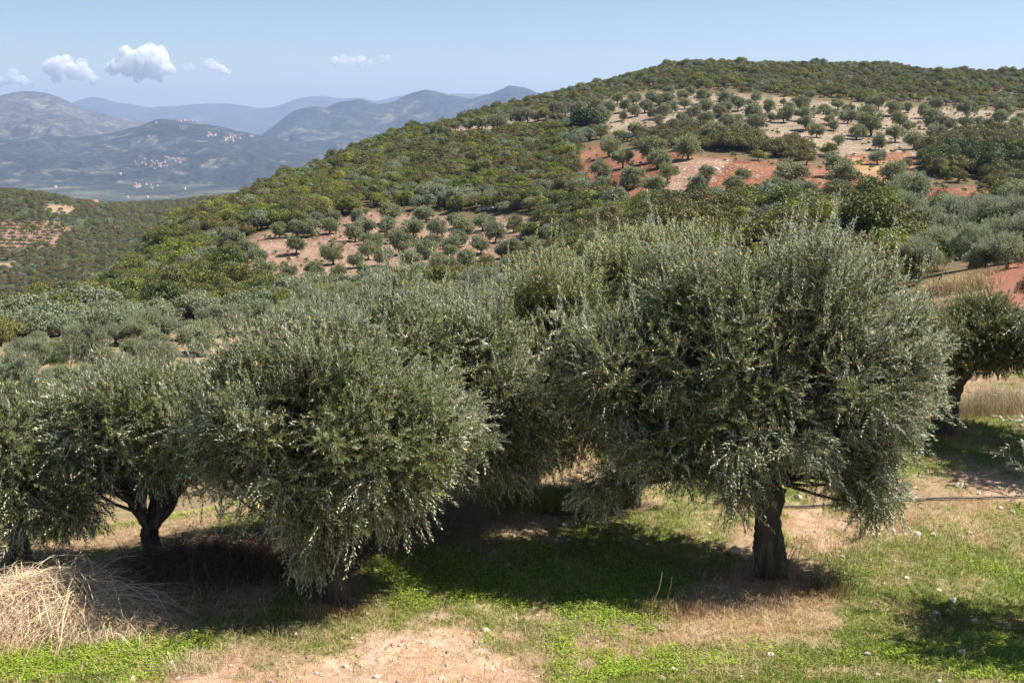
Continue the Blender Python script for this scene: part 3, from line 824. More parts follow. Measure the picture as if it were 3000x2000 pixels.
big_tree(1180, 1500, 'tall-topped grey olive tree rising behind the drooping one, a leader shoot above its crown',
    [((0, 0, 2.3), (1.8, 1.4, 1.15)), ((.9, -.2, 1.9), (1.1, 1.0, 1.0)), ((-.9, 0, 2.2), (1.1, 1.0, 1.0)), ((-.1, -.4, 1.1), (1.1, .8, .6)), ((1.1, -.3, 1.35), (.9, .7, .5)), ((-.3, .1, 2.95), (1.4, 1.0, .45)), ((1.3, -.1, 2.5), (.8, .8, .9)), ((1.7, -.1, 1.7), (.7, .7, .8)), ((.7, .1, 3.05), (1.0, .9, .5)), ((.0, 0, 3.7), (.10, .10, .5))],
    380, 28, 504, y=16.6, trunk=dict(base_r=.16, fork_z=.9, nlimb=5), sprouts=160, fruit=1500, tint=(1.08, 1.08, 1.08), zlow=.75)
big_tree(440, 1640, 'small olive tree with bare forked limbs showing under a pale crown behind the straw heap',
    [((-.05, .1, 2.15), (1.1, 1.0, .65)), ((.6, 0, 1.85), (.7, .8, .55)), ((-.75, 0, 1.8), (.65, .7, .6)), ((.1, .2, 2.45), (.8, .8, .35))],
    170, 30, 505, trunk=dict(base_r=.13, fork_z=.6, lean=(.06, 0), nlimb=4, fat=1.35), sprouts=50, sprout_L=(.3, .55), fruit=600, tint=(1.06, 1.06, 1.08), zlow=1.2)
big_tree(60, 1640, 'dark olive tree at the left edge of the photo, behind the straw heap',
    [((.0, .1, 1.75), (1.2, 1.1, .85)), ((.8, 0, 1.35), (.7, .8, .7)), ((-.8, 0, 1.4), (.8, .8, .8)), ((.2, -.3, 1.0), (1.0, .6, .5))],
    190, 28, 506, trunk=dict(base_r=.14, fork_z=.6, nlimb=4), sprouts=40, sprout_L=(.3, .5), fruit=500, zlow=.5)
big_tree(2765, 1272, 'yellowing olive tree with split twisted trunk beyond the largest tree, near the red road',
    [((1.0, 0, 2.0), (1.4, 1.2, .55)), ((2.1, 0, 1.85), (.9, 1.0, .45)), ((-.1, 0, 2.0), (.7, .9, .45)), ((.9, .1, 2.35), (.6, .6, .3)), ((1.6, -.1, 1.95), (1.0, .8, .3))],
    230, 26, 507, trunk=dict(base_r=.23, fork_z=1.05, nlimb=4, fat=1.1, flare=1.25, trunk_pts=[(-.02, 0, -.25), (-.03, 0, .4), (.08, 0, .9), (.22, 0, 1.35)]), sprouts=25, sprout_L=(.25, .5), fruit=1500, mat=M_OLIVE_GOLD, leaf=(.05, .08), wid=(.018, .026), zlow=1.6, droopy=.3)
# trees outside the frame on the right, whose shade falls into the picture
for (bx, by, sd, hh, lb) in ((8.75, 13.3, 508, 1.1, 'olive tree just outside the right edge that shades the grass in the corner'), (12.3, 20.6, 509, 1.2, 'olive tree outside the right edge that shades the strip of grass')):
    me, C = make_crown([((0, 0, 2.5), (1.7, 1.5, 1.1)), ((1.1, 0, 2.2), (1.1, 1.2, .9)), ((-1.1, 0, 2.1), (1.1, 1.2, .8))], 130, 26, sd, sprouts=20, zlow=1.0)
    e = link('olive_tree', None, loc=(bx, by, float(H(np.array([bx]), np.array([by]))[0])), sc=hh)
    tag(e, lb, 'olive tree', 'olive trees in the near field')
    link('trunk', make_trunk(.17, 1.0, (0, 0), C, sd), e); link('crown', me, e)

# ------------------------------------------------------------------ orchard templates
def olive_template(seed, nl, per, leaf, wid, step, mat=None, tw=True):
    g = np.random.default_rng(seed)
    ells = [((0, 0, 2.05), (1.75, 1.7, 1.15))]
    for k in range(5):
        a = g.uniform(0, 6.28); r = g.uniform(.7, 1.15)
        ells.append(((cos(a) * r, sin(a) * r, g.uniform(1.25, 2.4)), (g.uniform(.8, 1.25), g.uniform(.8, 1.25), g.uniform(.65, 1.0))))
    me, C = make_crown(ells, nl, per, seed, leaf=leaf, wid=wid, L=(.25, .5), step=step, sprouts=12, sprout_L=(.4, .7), mat=mat or M_OLIVE_FAR, zlow=.6, lobe_r=(.3, .5))
    return me, make_trunk(.15, .8, (g.uniform(-.2, .2), 0), C, seed, nlimb=4, twigs=tw, rings=8)
MID = [olive_template(600 + k, 95, 26, (.09, .14), (.03, .045), .05, M_OLIVE_MID) for k in range(4)]
FAR = [olive_template(620 + k, 80, 15, (.17, .28), (.08, .12), .11, tw=False) for k in range(6)]

def place_olive(u, vc, w, tmpl, label, group, asp=1.0):
    """u, vc, w: crown centre and crown width in the photo"""
    x, y, z = hit(u, vc + .56 * w * asp, 24 if u < 2300 else 30)
    s = w * y / FPX / 3.3
    s = min(max(s, .5), 1.7)
    cr, tr = tmpl[int(rng.integers(len(tmpl)))]
    e = link('olive_tree', None, loc=(x, y, z), rz=float(rng.uniform(0, 6.28)), sc=(s * rng.uniform(.82, 1.14), s * rng.uniform(.82, 1.14), s * rng.uniform(.8, 1.12) * asp))
    tag(e, label, 'olive tree', group)
    link('trunk', tr, e); link('crown', cr, e)
    return e

ORD = ['first', 'second', 'third', 'fourth', 'fifth', 'sixth', 'seventh', 'eighth', 'ninth', 'tenth', 'eleventh', 'twelfth', 'thirteenth', 'fourteenth', 'fifteenth', 'sixteenth', 'seventeenth', 'eighteenth', 'nineteenth', 'twentieth', 'twenty-first', 'twenty-second', 'twenty-third', 'twenty-fourth', 'twenty-fifth']
def grove(pts, tmpl, desc, group, rows):
    pts = sorted(pts, key=lambda p: p[1])
    for r, row in enumerate(np.array_split(np.arange(len(pts)), rows)):
        rr = sorted([pts[i] for i in row], key=lambda p: p[0])
        for k, p in enumerate(rr):
            where = 'lowest' if r == rows - 1 else ('highest' if r == 0 else ORD[r] + ' highest')
            place_olive(p[0], p[1], p[2] * (1.0 if tmpl is FAR and p[1] < 600 else 1.1), tmpl, f'{desc}, {where} row, {ORD[k]} from the left', group)

def crop(lst, x0, y0, k): return [(x0 + a * k, y0 + b * k, w * k) for a, b, w in lst]
k1 = 900 / 2352
up = crop([(90,570,80),(190,560,90),(290,540,120),(420,530,150),(560,500,110),(640,490,110),(700,490,90),(780,470,100),(870,460,120),(930,440,100),(1040,440,130),(1150,420,110),(960,395,80),(1055,380,80),(1175,375,80),(1180,480,110),(1260,415,110),(1330,360,90),(1390,415,90),(1450,365,90),(1465,455,90),(1375,490,75),(1540,410,110),(1590,360,100),(1610,470,80),(1680,460,100),(1640,530,90),(1650,370,90),(1720,350,110),(1745,420,100),(1720,300,90),(1830,330,80),(1845,390,100),(1820,520,90),(1905,480,110),(1755,560,110),(1910,570,120),(1890,300,70),(1980,350,100),(2005,410,110),(2000,530,110),(2060,620,190),(2150,360,110),(2110,460,100),(2160,430,110),(2160,540,130),(2240,520,110),(2250,400,110),(2260,600,120),(2330,460,60),(2340,570,70),(2330,390,60),(1470,600,90)], 1300, 150, k1)
up += crop([(290,460,130),(310,550,130),(310,630,120),(300,350,80),(400,430,100),(410,500,70),(510,480,120),(510,390,50),(560,430,80),(660,400,110),(665,470,130),(680,550,110),(740,460,90),(720,340,70),(815,440,80),(925,400,90),(870,470,100),(860,520,80),(895,565,80),(1000,490,120),(1015,440,90),(1130,455,130),(1165,380,80),(1235,395,110),(1180,550,180),(1070,610,120),(1340,440,110),(1400,430,90),(1465,430,80),(1395,530,120),(1365,630,130),(1465,580,80),(1585,460,100),(1685,420,100),(1510,680,130),(1240,690,120),(1650,520,150),(1670,620,130),(1765,560,110),(1910,440,150),(1910,530,100),(2000,530,90),(2070,550,90),(2175,510,120),(2200,440,150),(2290,540,110),(2325,490,70),(2210,600,60),(2310,640,90),(760,600,110),(930,670,90)], 2100, 150, k1)
grove(up, FAR, 'olive tree in the stony upper grove', 'olive trees of the upper grove', 7)
redp = crop([(1265,730,140),(1370,810,160),(1190,910,150),(1610,740,190),(1635,815,150),(1870,730,180),(1450,940,190),(1710,930,140),(1410,1005,120),(1605,1005,160),(1220,1030,170),(1940,1010,150),(2015,940,140),(2220,1000,150),(2290,940,120)], 1300, 150, k1)
redp += crop([(550,910,210),(450,1020,160),(645,1040,200),(930,860,200),(955,950,200),(1340,940,190),(1230,810,110),(905,1030,150),(1175,1070,160),(1455,850,80)], 2100, 150, k1)
grove(redp, FAR, 'olive tree on the red-soil terrace', 'olive trees on the red-soil terrace', 3)
k3 = 600 / 2352
low = crop([(335,595,270),(520,690,200),(590,790,180),(670,900,230),(860,470,170),(1065,460,170),(1230,440,200),(1430,430,170),(1250,340,180),(1470,340,150),(1050,650,190),(1475,745,220),(1750,330,150),(1840,420,180),(1725,520,170),(2100,430,200),(2135,280,220),(1850,580,120),(1970,610,180),(1880,720,180),(1750,830,150),(2050,780,190),(1530,970,150),(1255,950,190),(950,960,190),(1850,980,190),(2080,950,210),(920,1060,150)], 600, 550, k3)
low += crop([(575,280,200),(430,430,230),(715,450,200),(920,360,190),(1230,370,210),(1020,470,190),(250,530,170),(310,630,230),(960,570,190),(1375,510,210),(1590,410,170),(650,590,160),(590,680,220),(860,640,190),(870,720,150),(1210,640,200),(1550,650,230),(1820,630,220),(80,790,190),(420,800,220),(720,830,200),(1050,830,210),(1250,850,150),(530,960,260),(850,900,200),(1830,920,150),(1640,760,130),(1450,730,120)], 1100, 550, k3)
grove(low, FAR, 'olive tree in the lower hillside grove', 'olive trees of the lower grove', 5)
k5 = 800 / 2352
fld = crop([(780,490,400),(1000,340,200),(1170,330,230),(1345,410,170),(1300,280,240),(1450,290,230),(1620,310,200),(1720,360,330),(1830,240,260),(1960,240,260),(2120,240,200),(2270,220,230),(340,560,130),(200,500,200),(470,490,200),(330,400,180),(1180,540,130),(1310,590,170),(1450,560,160),(1050,650,130)], 0, 850, k5)
grove(fld, MID, 'olive tree beside the pale clearing', 'olive trees round the clearing', 4)
mass = crop([(120,620,250),(330,790,280),(510,760,250),(470,980,480),(700,720,240),(850,780,260),(1000,730,250),(700,880,300),(960,880,300),(1180,720,260),(1250,870,300),(1360,740,230),(220,690,200),(60,700,220),(20,1100,330),(330,1180,380),(740,1100,380),(1080,1050,330),(1450,900,300),(1650,850,320),(1900,800,330),(2150,760,330),(1500,1100,330),(1900,1000,330)], 0, 850, k5)
mass += [(860, 930, 130), (960, 900, 130), (1080, 880, 140), (1180, 890, 130), (1300, 870, 140), (1420, 850, 130), (1530, 830, 140), (1050, 960, 150), (1240, 960, 150), (1400, 930, 150), (1560, 900, 150), (-120, 1150, 150), (-100, 1300, 180), (60, 1330, 150), (1700, 820, 140), (1850, 800, 150), (1100, 850, 90), (1000, 860, 90), (900, 880, 90)]
grove(mass, MID, 'olive tree massed on the near slope', 'olive trees massed on the near slope', 5)
rgt = [(2660, 560, 90), (2760, 600, 90), (2930, 640, 110), (2780, 690, 120), (2880, 740, 100), (2690, 760, 120), (2950, 735, 90), (3050, 660, 120), (2700, 660, 110), (2790, 640, 110), (2880, 650, 120), (2960, 640, 130), (2740, 720, 120), (2840, 720, 110), (2920, 700, 120), (3010, 690, 120), (2650, 610, 90), (2990, 590, 110), (3060, 620, 110), (2870, 610, 80)]
grove(rgt, MID, 'olive tree in the belt above the red road', 'olive trees above the red road', 3)

# ------------------------------------------------------------------ maquis shrubs
def shrub_mesh(seed, colr, nl=36, per=105, leaf=.17, h=2.3, tall=1.0, under=None, dens=1.0):
    g = np.random.default_rng(seed); m = MB()
    lob = []
    for k in range(nl):
        d = norm(g.normal(size=3)); d[2] = abs(d[2]) * .9 + .02
        lob.append((np.array([0, 0, h * .35]) + d * np.array([1.25, 1.25, h * .52]) * g.uniform(.55, 1.0), g.uniform(.22, .60)))
    for c, r in lob:
        n = int(per * (r / .42) ** 2 * dens)
        d = norm(g.normal(size=(n, 3))); d[:, 2] = np.where(d[:, 2] < -.35, -d[:, 2], d[:, 2])
        p = c + d * r * g.uniform(.75, 1.08, (n, 1))
        nn = norm(d + g.normal(0, .55, (n, 3))); dd = norm(np.cross(nn, g.normal(size=(n, 3))))
        V, Q = leaf_quads(p, dd, nn, g.uniform(.7, 1.3, n) * leaf, g.uniform(.6, 1.0, n) * leaf * .75)
        t = g.uniform(.75, 1.25)
        cc = np.repeat(t * g.normal(1, .15, (n, 1)) * (1 + g.normal(0, .05, (n, 3))), 4, 0)
        m.add(V * np.array([1, 1, tall]), Q, np.clip(cc, .4, 1.8), 0)
    for k in range(5):
        a = g.uniform(0, 6.28)
        V, Q = tube([(0, 0, -.3), (cos(a) * .25, sin(a) * .25, h * .3), (cos(a) * .8, sin(a) * .8, h * .55)], [.06, .045, .02], 5); m.add(V, Q, (1, 1, 1), 1)
    return m.mesh('shrub', [leaf_mat('shrub_leaf_%d' % seed, colr, None, .2, .5, .25, rnd=.15), M_BARK])

KINDS = [('dark green evergreen', (.078, .102, .027)), ('olive-brown evergreen', (.165, .162, .048)), ('bright green leafy', (.185, .210, .036)), ('grey leafless-looking', (.19, .175, .135)),
         ('yellowish green', (.22, .215, .04)), ('mid green evergreen', (.165, .178, .046)), ('silver-green', (.23, .25, .15)), ('russet-tinged', (.17, .145, .055))]
SHR = [shrub_mesh(700 + k, c, leaf=.135 if k != 3 else .10, dens=1 if k != 3 else .7) for k, (n_, c) in enumerate(KINDS)]
PROB = np.array([.28, .16, .16, .05, .025, .245, .06, .02])

def gen_shrubs():
    g = np.random.default_rng(31)
    pts = []
    # jittered grid in the world
    xs = np.arange(-300, 330, 2.35); ys = np.arange(40, 540, 2.35)
    X, Y = np.meshgrid(xs, ys)
    x = (X + g.uniform(-1.1, 1.1, X.shape)).ravel(); y = (Y + g.uniform(-1.1, 1.1, X.shape)).ravel()
    a = x / y
    k = (np.abs(a) < .56); x, y = x[k], y[k]
    z = H(x, y); u, v = project(x, y, z)
    k = (u > -260) & (u < 3260) & (v > 120) & (v < 1300); x, y, z, u, v = x[k], y[k], z[k], u[k], v[k]
    ymin = np.interp(u, [0, 300, 500, 1000, 1500, 2000, 2300, 2500, 2650, 3000], [84, 92, 104, 110, 96, 82, 60, 44, 52, 52])
    k = y > ymin
    sd = open_sd(u, v) * y / FPX
    k &= sd > .9 + wobble(x, y, 1.5, 3, 9) * .8
    # thinner, lower heath near the summit
    top = sstep(290, 340, y)
    k &= g.random(len(x)) > .12 + .1 * top
    x, y, z, u, v, top = x[k], y[k], z[k], u[k], v[k], top[k]
    s = g.uniform(.65, 1.2, len(x)) * (1 - .28 * top) * np.where(g.random(len(x)) < .05, 1.6, 1) * (.8 + .8 * vnoise(x / 11, y / 11, 90))
    pn = vnoise(x / 18, y / 18, 91); pn2 = vnoise(x / 9, y / 9, 92)
    kind = g.choice(8, len(x), p=PROB)
    kind = np.where((pn > .68) & (g.random(len(x)) < .5), 0, kind)
    kind = np.where((pn < .28) & (g.random(len(x)) < .45), 1, kind)
    kind = np.where((pn2 > .78) & (g.random(len(x)) < .5), 2, kind)
    kind = np.where((pn2 < .17) & (g.random(len(x)) < .5), 3, kind)
    # dark oaks at the right
    dk = sd_poly(u, v, [(2700, 480), (2740, 430), (2850, 400), (3100, 400), (3100, 520), (2950, 530), (2800, 520), (2700, 520)]) < 0
    dk |= sd_poly(u, v, [(1850, 440), (1840, 405), (2050, 395), (2200, 420), (2330, 430), (2420, 460), (2380, 490), (2250, 475), (2120, 452), (2000, 450)]) < 0
    kind = np.where(dk & (g.random(len(x)) < .93), 0, kind); s = np.where(dk, s * 1.25, s)
    s = np.clip(s, .45, 1.75)
    lf = (u < 700) & (y < 112); kind = np.where(lf & (g.random(len(x)) < .85), 6, kind); kind = np.where((u < 1000) & (y < 150) & (kind == 2), 5, kind)
    return x, y, z, s, kind, u, v
SX, SY, SZ, SS, SK, SU, SV = gen_shrubs()

def scatter(name, x, y, z, s, kind, sources, zs=None):
    """stuff: one object whose points carry the shrub meshes"""
    n = len(x)
    me = bpy.data.meshes.new(name)
    me.vertices.add(n); me.vertices.foreach_set('co', np.stack([x, y, z], 1).astype(np.float32).ravel())
    g = np.random.default_rng(5)
    for nm, tp, val in (('scl', 'FLOAT', s), ('rot', 'FLOAT', g.uniform(0, 6.28, n)), ('idx', 'INT', kind)):
        at = me.attributes.new(nm, tp, 'POINT'); at.data.foreach_set('value', np.asarray(val, np.float32 if tp == 'FLOAT' else np.int32))
    o = link(name, me)
    ng = bpy.data.node_groups.new(name, 'GeometryNodeTree')
    ng.interface.new_socket('Geometry', in_out='INPUT', socket_type='NodeSocketGeometry')
    ng.interface.new_socket('Geometry', in_out='OUTPUT', socket_type='NodeSocketGeometry')
    gi = ng.nodes.new('NodeGroupInput'); go = ng.nodes.new('NodeGroupOutput')
    m2p = ng.nodes.new('GeometryNodeMeshToPoints')
    iop = ng.nodes.new('GeometryNodeInstanceOnPoints'); jn = ng.nodes.new('GeometryNodeJoinGeometry')
    ng.links.new(gi.outputs[0], m2p.inputs[0]); ng.links.new(m2p.outputs[0], iop.inputs['Points'])
    for so_ in sources:
        oi = ng.nodes.new('GeometryNodeObjectInfo'); oi.inputs['Object'].default_value = so_; oi.inputs['As Instance'].default_value = True
        ng.links.new(oi.outputs['Geometry'], jn.inputs[0])
    ng.links.new(jn.outputs[0], iop.inputs['Instance'])
    iop.inputs['Pick Instance'].default_value = True
    def att(nm, tp):
        a = ng.nodes.new('GeometryNodeInputNamedAttribute'); a.data_type = tp; a.inputs[0].default_value = nm; return a.outputs['Attribute']
    ng.links.new(att('idx', 'INT'), iop.inputs['Instance Index'])
    ng.links.new(att('scl', 'FLOAT'), iop.inputs['Scale'])
    cx = ng.nodes.new('ShaderNodeCombineXYZ'); ng.links.new(att('rot', 'FLOAT'), cx.inputs[2])
    e2r = ng.nodes.new('FunctionNodeEulerToRotation'); ng.links.new(cx.outputs[0], e2r.inputs[0])
    ng.links.new(e2r.outputs[0], iop.inputs['Rotation'])
    ng.links.new(iop.outputs[0], go.inputs[0])
    md = o.modifiers.new('scatter', 'NODES'); md.node_group = ng
    return o

def place_shrubs():
    inv = (SU > 5) & (SU < 2995)
    # hidden behind the big near trees
    hid = (SV > np.interp(SU, [300, 700, 830, 1370, 1480, 1700, 1850, 2500, 2650, 2800], [1500, 1200, 860, 800, 740, 700, 640, 640, 760, 900]))
    score = SS / SY * (inv & ~hid)
    order = np.argsort(-score)[:300]
    pick = np.zeros(len(SX), bool); pick[order] = True
    zone_names = lambda u, v: ('beside the lower grove' if 650 < u < 1650 and v > 600 else 'on the slope under the red-soil terrace' if u >= 1650 and u < 2600 else 'near the red road' if u >= 2600 else 'at the foot of the scrub slope, by the clearing' if v > 850 else 'high on the left flank of the hill' if v < 560 else 'low on the far left flank of the hill' if u < 330 else 'on the middle of the left flank')
    src = {}
    for i in order:
        k = int(SK[i]); loc = (SX[i], SY[i], SZ[i] - .1)
        o = link('shrub', SHR[k], loc=loc, rz=float(rng.uniform(0, 6.28)), sc=(SS[i], SS[i] * rng.uniform(.9, 1.1), SS[i] * rng.uniform(.85, 1.15)))
        zn = zone_names(SU[i], SV[i])
        tag(o, f'{KINDS[k][0]} scrub bush {zn}', 'shrub', f'{KINDS[k][0]} bushes {zn}')
        src.setdefault(k, o)
    for k in range(8):
        if k not in src:
            o = link('shrub', SHR[k], loc=(150 + 4 * k, 120, float(H(np.array([150. + 4 * k]), np.array([120.]))[0]))); tag(o, f'{KINDS[k][0]} scrub bush outside the right edge', 'shrub'); src[k] = o
    sources = [src[k] for k in range(8)]
    r = ~pick
    o = scatter('undergrowth', SX[r], SY[r], SZ[r] - .1, SS[r], SK[r], sources)
    tag(o, 'dense evergreen scrub covering the hillside up to the ridge', 'undergrowth', kind='stuff')
    return sources
SRC = place_shrubs()
def weeds():
    g = np.random.default_rng(66)
    x = g.uniform(-130, 190, 60000); y = g.uniform(100, 400, 60000)
    k = np.abs(x / y) < .52; x, y = x[k], y[k]; z = H(x, y); u, v = project(x, y, z)
    ins = open_sd(u, v) < 22
    k = ins & (fbm(x / 9, y / 9, 3, 67) > .0) & (g.random(len(x)) < .15) & (v < 860)
    o = scatter('weeds', x[k], y[k], z[k], g.uniform(.12, .34, k.sum()), g.choice([6, 1, 3, 5, 3], k.sum()), SRC)
    tag(o, 'low weeds and dwarf scrub dotted over the bare orchard soil', 'weeds', kind='stuff')
weeds()

# second hill: woods and small orchards seen as a mass
def second_cover():
    g = np.random.default_rng(77)
    X, Y = np.meshgrid(np.arange(-700, -60, 5.2), np.arange(420, 1130, 5.2))
    x = (X + g.uniform(-2.2, 2.2, X.shape)).ravel(); y = (Y + g.uniform(-2.2, 2.2, X.shape)).ravel()
    k = (x / y > -.52); x, y = x[k], y[k]
    z = H2(x, y); u, v = project(x, y, z)
    sd = np.full(u.shape, 1e9)
    for p in [GROVE2] + SPOT2: sd = np.minimum(sd, sd_poly(u, v, p))
    wood = sd > 2
    k = (u > -80) & (u < 900) & (wood | (g.random(len(x)) < .12)) & (g.random(len(x)) > .1)
    kk = g.choice([0, 0, 0, 0, 0, 5, 1, 6, 0], len(x))
    kk = np.where(wood, kk, 6)
    s = g.uniform(1.1, 1.9, len(x)); s = np.where(wood, s, 1.3)
    o = scatter('woods', x[k], y[k], z[k], s[k], kk[k], SRC)
    tag(o, 'dark woodland covering the lower hill at the left', 'woods', kind='stuff')
    # orchard rows
    X, Y = np.meshgrid(np.arange(-420, -200, 7.2), np.arange(600, 760, 7.2))
    x = (X + .25 * Y - 160 + g.uniform(-1, 1, X.shape)).ravel(); y = (Y + g.uniform(-1, 1, X.shape)).ravel()
    z = H2(x, y); u, v = project(x, y, z)
    k = (sd_poly(u, v, GROVE2) < 3) & (u > -60)
    o = scatter('orchard', x[k], y[k], z[k] + .2, g.uniform(1.2, 1.6, k.sum()), np.full(k.sum(), 6), SRC)
    tag(o, 'rows of small far-off olive trees on orange soil of the lower hill', 'orchard', kind='stuff')
second_cover()

# distinctive single plants
def single(name, label, cat, me, u, v, w, wm=2.9, ymin=30, rz=0, h=1.0):
    x, y, z = hit(u, v, ymin); s = w * y / FPX / wm
    o = link(name, me, loc=(x, y, z - .05), rz=rz, sc=(s, s, s * h)); tag(o, label, cat); return o
yel = shrub_mesh(740, (.46, .40, .03), nl=20, per=50, tall=1.5)
single('yellow_tree', 'bright yellow small tree standing out in the green scrub', 'tree', yel, 487, 838, 36, rz=1, h=1.2)
single('shrub', 'big yellow-green bush rising behind the largest olive tree', 'shrub', shrub_mesh(741, (.115, .125, .028), nl=60, per=110, leaf=.12, h=3), 2530, 790, 230, h=1.1)
single('shrub', 'round yellow-green bush at the left edge among grey olive trees', 'shrub', shrub_mesh(742, (.10, .115, .018), nl=60, per=110, leaf=.10, h=3), 15, 1240, 120, h=1.3)
single('shrub', 'dark green bush beside the largest clearing olive tree', 'shrub', shrub_mesh(743, (.05, .085, .014), nl=50, per=100, leaf=.10), 170, 1085, 70)
single('tree', 'tall dark tree clump at the left edge of the upper grove', 'tree', shrub_mesh(744, (.035, .055, .022), nl=60, per=80, h=3.2), 1715, 388, 112, h=.62)
single('shrub', 'dark round bush standing right of the red-soil terrace', 'shrub', shrub_mesh(745, (.04, .062, .016), nl=50, per=90, h=3), 2670, 598, 80, h=1.1)
single('shrub', 'dark shrub with a ragged outline at the right edge of the red road', 'shrub', shrub_mesh(746, (.018, .018, .012), nl=50, per=140, leaf=.07, h=3, tall=1.1), 3012, 905, 85, ymin=20, h=1.35)

# ------------------------------------------------------------------ rocks
def rock_mesh(seed, flat=.6, sub=8):
    g = np.random.default_rng(seed)
    import bmesh
    bm = bmesh.new(); bmesh.ops.create_icosphere(bm, subdivisions=3, radius=.5)
    ax = norm(g.normal(size=(9, 3))); off = g.uniform(.26, .44, 9)
    for vt in bm.verts:
        p = np.array(vt.co)
        for a_, o_ in zip(ax, off):
            d = p @ a_ - o_
            if d > 0: p = p - a_ * d
        p = p * (1 + .10 * (vnoise(np.array([p[0] * 7 + 40]), np.array([p[1] * 7 + p[2] * 5 + 40]), seed)[0] - .5))
        vt.co = Vector((p[0] * 1.15, p[1] * .9, p[2] * flat * .95))
    me = bpy.data.meshes.new('stone'); bm.to_mesh(me); bm.free()
    return me
M_STONE = plain_mat('limestone', (.60, .52, .42), .9, .2, 6, .35)
M_ORANGE = plain_mat('orange_stone', (.55, .36, .20), .9, .2, 5, .3)
ROCKS = []
for k in range(7):
    me = rock_mesh(800 + k, .5 + .08 * k); me.materials.append(M_STONE); ROCKS.append(me)
kc = 1000 / 1960
st = crop([(340,838,30),(900,780,20),(1025,785,25),(915,838,35),(1080,862,30),(1210,872,35),(840,865,30),(1820,560,50),(1890,580,50),(1590,430,70),(1350,710,60),(1440,718,50),(1640,702,50),(1490,665,40),(1280,960,50),(1470,1030,45),(1545,1085,70),(1460,1165,60),(1680,1210,60),(1150,995,30),(1600,1385,80),(500,1395,80),(1060,1395,60),(320,1245,30),(420,1500,40),(340,1535,40),(1200,1340,60),(1470,1555,50),(1120,1515,50),(520,1520,30),(150,660,30),(155,705,30),(660,500,60),(1700,480,40)], 2000, 1200, kc)
st += crop([(1000,1197,30),(830,1260,70),(500,965,30),(735,810,30),(840,890,40),(1280,660,40),(1400,1300,30),(1470,1330,40),(1800,1450,30),(1910,1480,60),(1840,1535,50),(1130,1530,30),(1100,1555,30),(20,1470,50),(550,1360,35),(770,1260,30),(200,925,40),(150,1165,30),(1240,850,40),(205,1530,50),(865,1490,25),(1250,1130,50),(60,1310,40),(130,1150,25),(960,890,45)], 1000, 1200, kc)
st += crop([(705,1247,30),(1700,1285,45),(1530,1300,25),(985,1450,60),(770,1485,40),(770,1535,70),(1185,1460,30),(1625,1415,25),(300,1390,40),(1020,1540,40)], 0, 1200, kc)
for i, (u, v, w) in enumerate(st):
    x, y, z = hit(u, v + w * .2); s = w * y / FPX * .85
    o = link('stone', ROCKS[i % 7], loc=(x, y, z + s * .08), rz=float(rng.uniform(0, 6.28)), sc=s)
    o.rotation_euler[0] = float(rng.uniform(-.3, .3))
    if u > 2500: zn = 'in the sunny grass to the right of the largest tree' if v < 1700 else 'near the shaded corner of the grass'
    elif u > 1950: zn = 'between the straw and the bottom edge' if v > 1700 else 'behind or beside the trunk of the largest tree'
    elif v > 1790: zn = 'on or along the pinkish gravel track'
    else: zn = 'in or beside the shade between the two near trees'
    big = w > 28
    tag(o, f'{"fist-sized" if not big else "larger"} pale limestone lump {zn}', 'stone', f'{"small" if not big else "larger"} pale stones {zn}')
me = rock_mesh(820, .62); me.materials.append(M_ORANGE)
x, y, z = hit(2145, 1622); tag(link('boulder', me, loc=(x, y, z + .05), rz=.4, sc=.24), 'rounded orange-tan boulder left of the largest tree\'s trunk', 'boulder')
# outcrops on the hill
for (u, v, w, lb, n_) in ((1350, 600, 28, 'white limestone outcrop above the lower grove, left one', 4), (1425, 615, 40, 'white limestone outcrop above the lower grove, right one', 7), (2085, 502, 34, 'low white rock pile on the red-soil terrace', 16), (190, 822, 16, 'small white crag low on the scrub slope', 3)):
    g = np.random.default_rng(int(u)); x, y, z = hit(u, v, 60); m = MB(); base = rock_mesh(int(830 + n_), .9)
    bv = np.array([vv.co[:] for vv in base.vertices]); bq = np.array([(*p.vertices, p.vertices[2]) for p in base.polygons])
    s0 = w * y / FPX
    V = []; F = []
    for q in range(n_):
        c = g.normal(0, .38, 3) * s0 * np.array([1.3 if n_ > 9 else 1, .6, .3]); a_ = g.uniform(0, 6.28); sc_ = g.uniform(.18, .6) * s0 * (.6 if n_ > 9 else 1)
        R_ = np.array([[cos(a_), -sin(a_), 0], [sin(a_), cos(a_), 0], [0, 0, 1.2]])
        V.append(bv @ R_.T * sc_ + c + np.array([0, 0, .15 * s0])); F.append(bq[:, :3] + q * len(bv))
    me = mesh('rock_outcrop', np.concatenate(V), np.concatenate(F), [plain_mat('grey_limestone', (.50, .48, .45), .95, .1, .9, .45)])
    tag(link('rock_outcrop', me, loc=(x, y, z)), lb, 'rock outcrop')

# ------------------------------------------------------------------ grass, clover, straw, pebbles
def near_points(n, g, y0=11.2, y1=27.0):
    y = np.exp(g.uniform(log(y0), log(y1), n * 2)); a = g.uniform(-.56, .56, n * 2)
    k = g.random(n * 2) < .5; y, a = y[k], a[k]
    return a * y, y

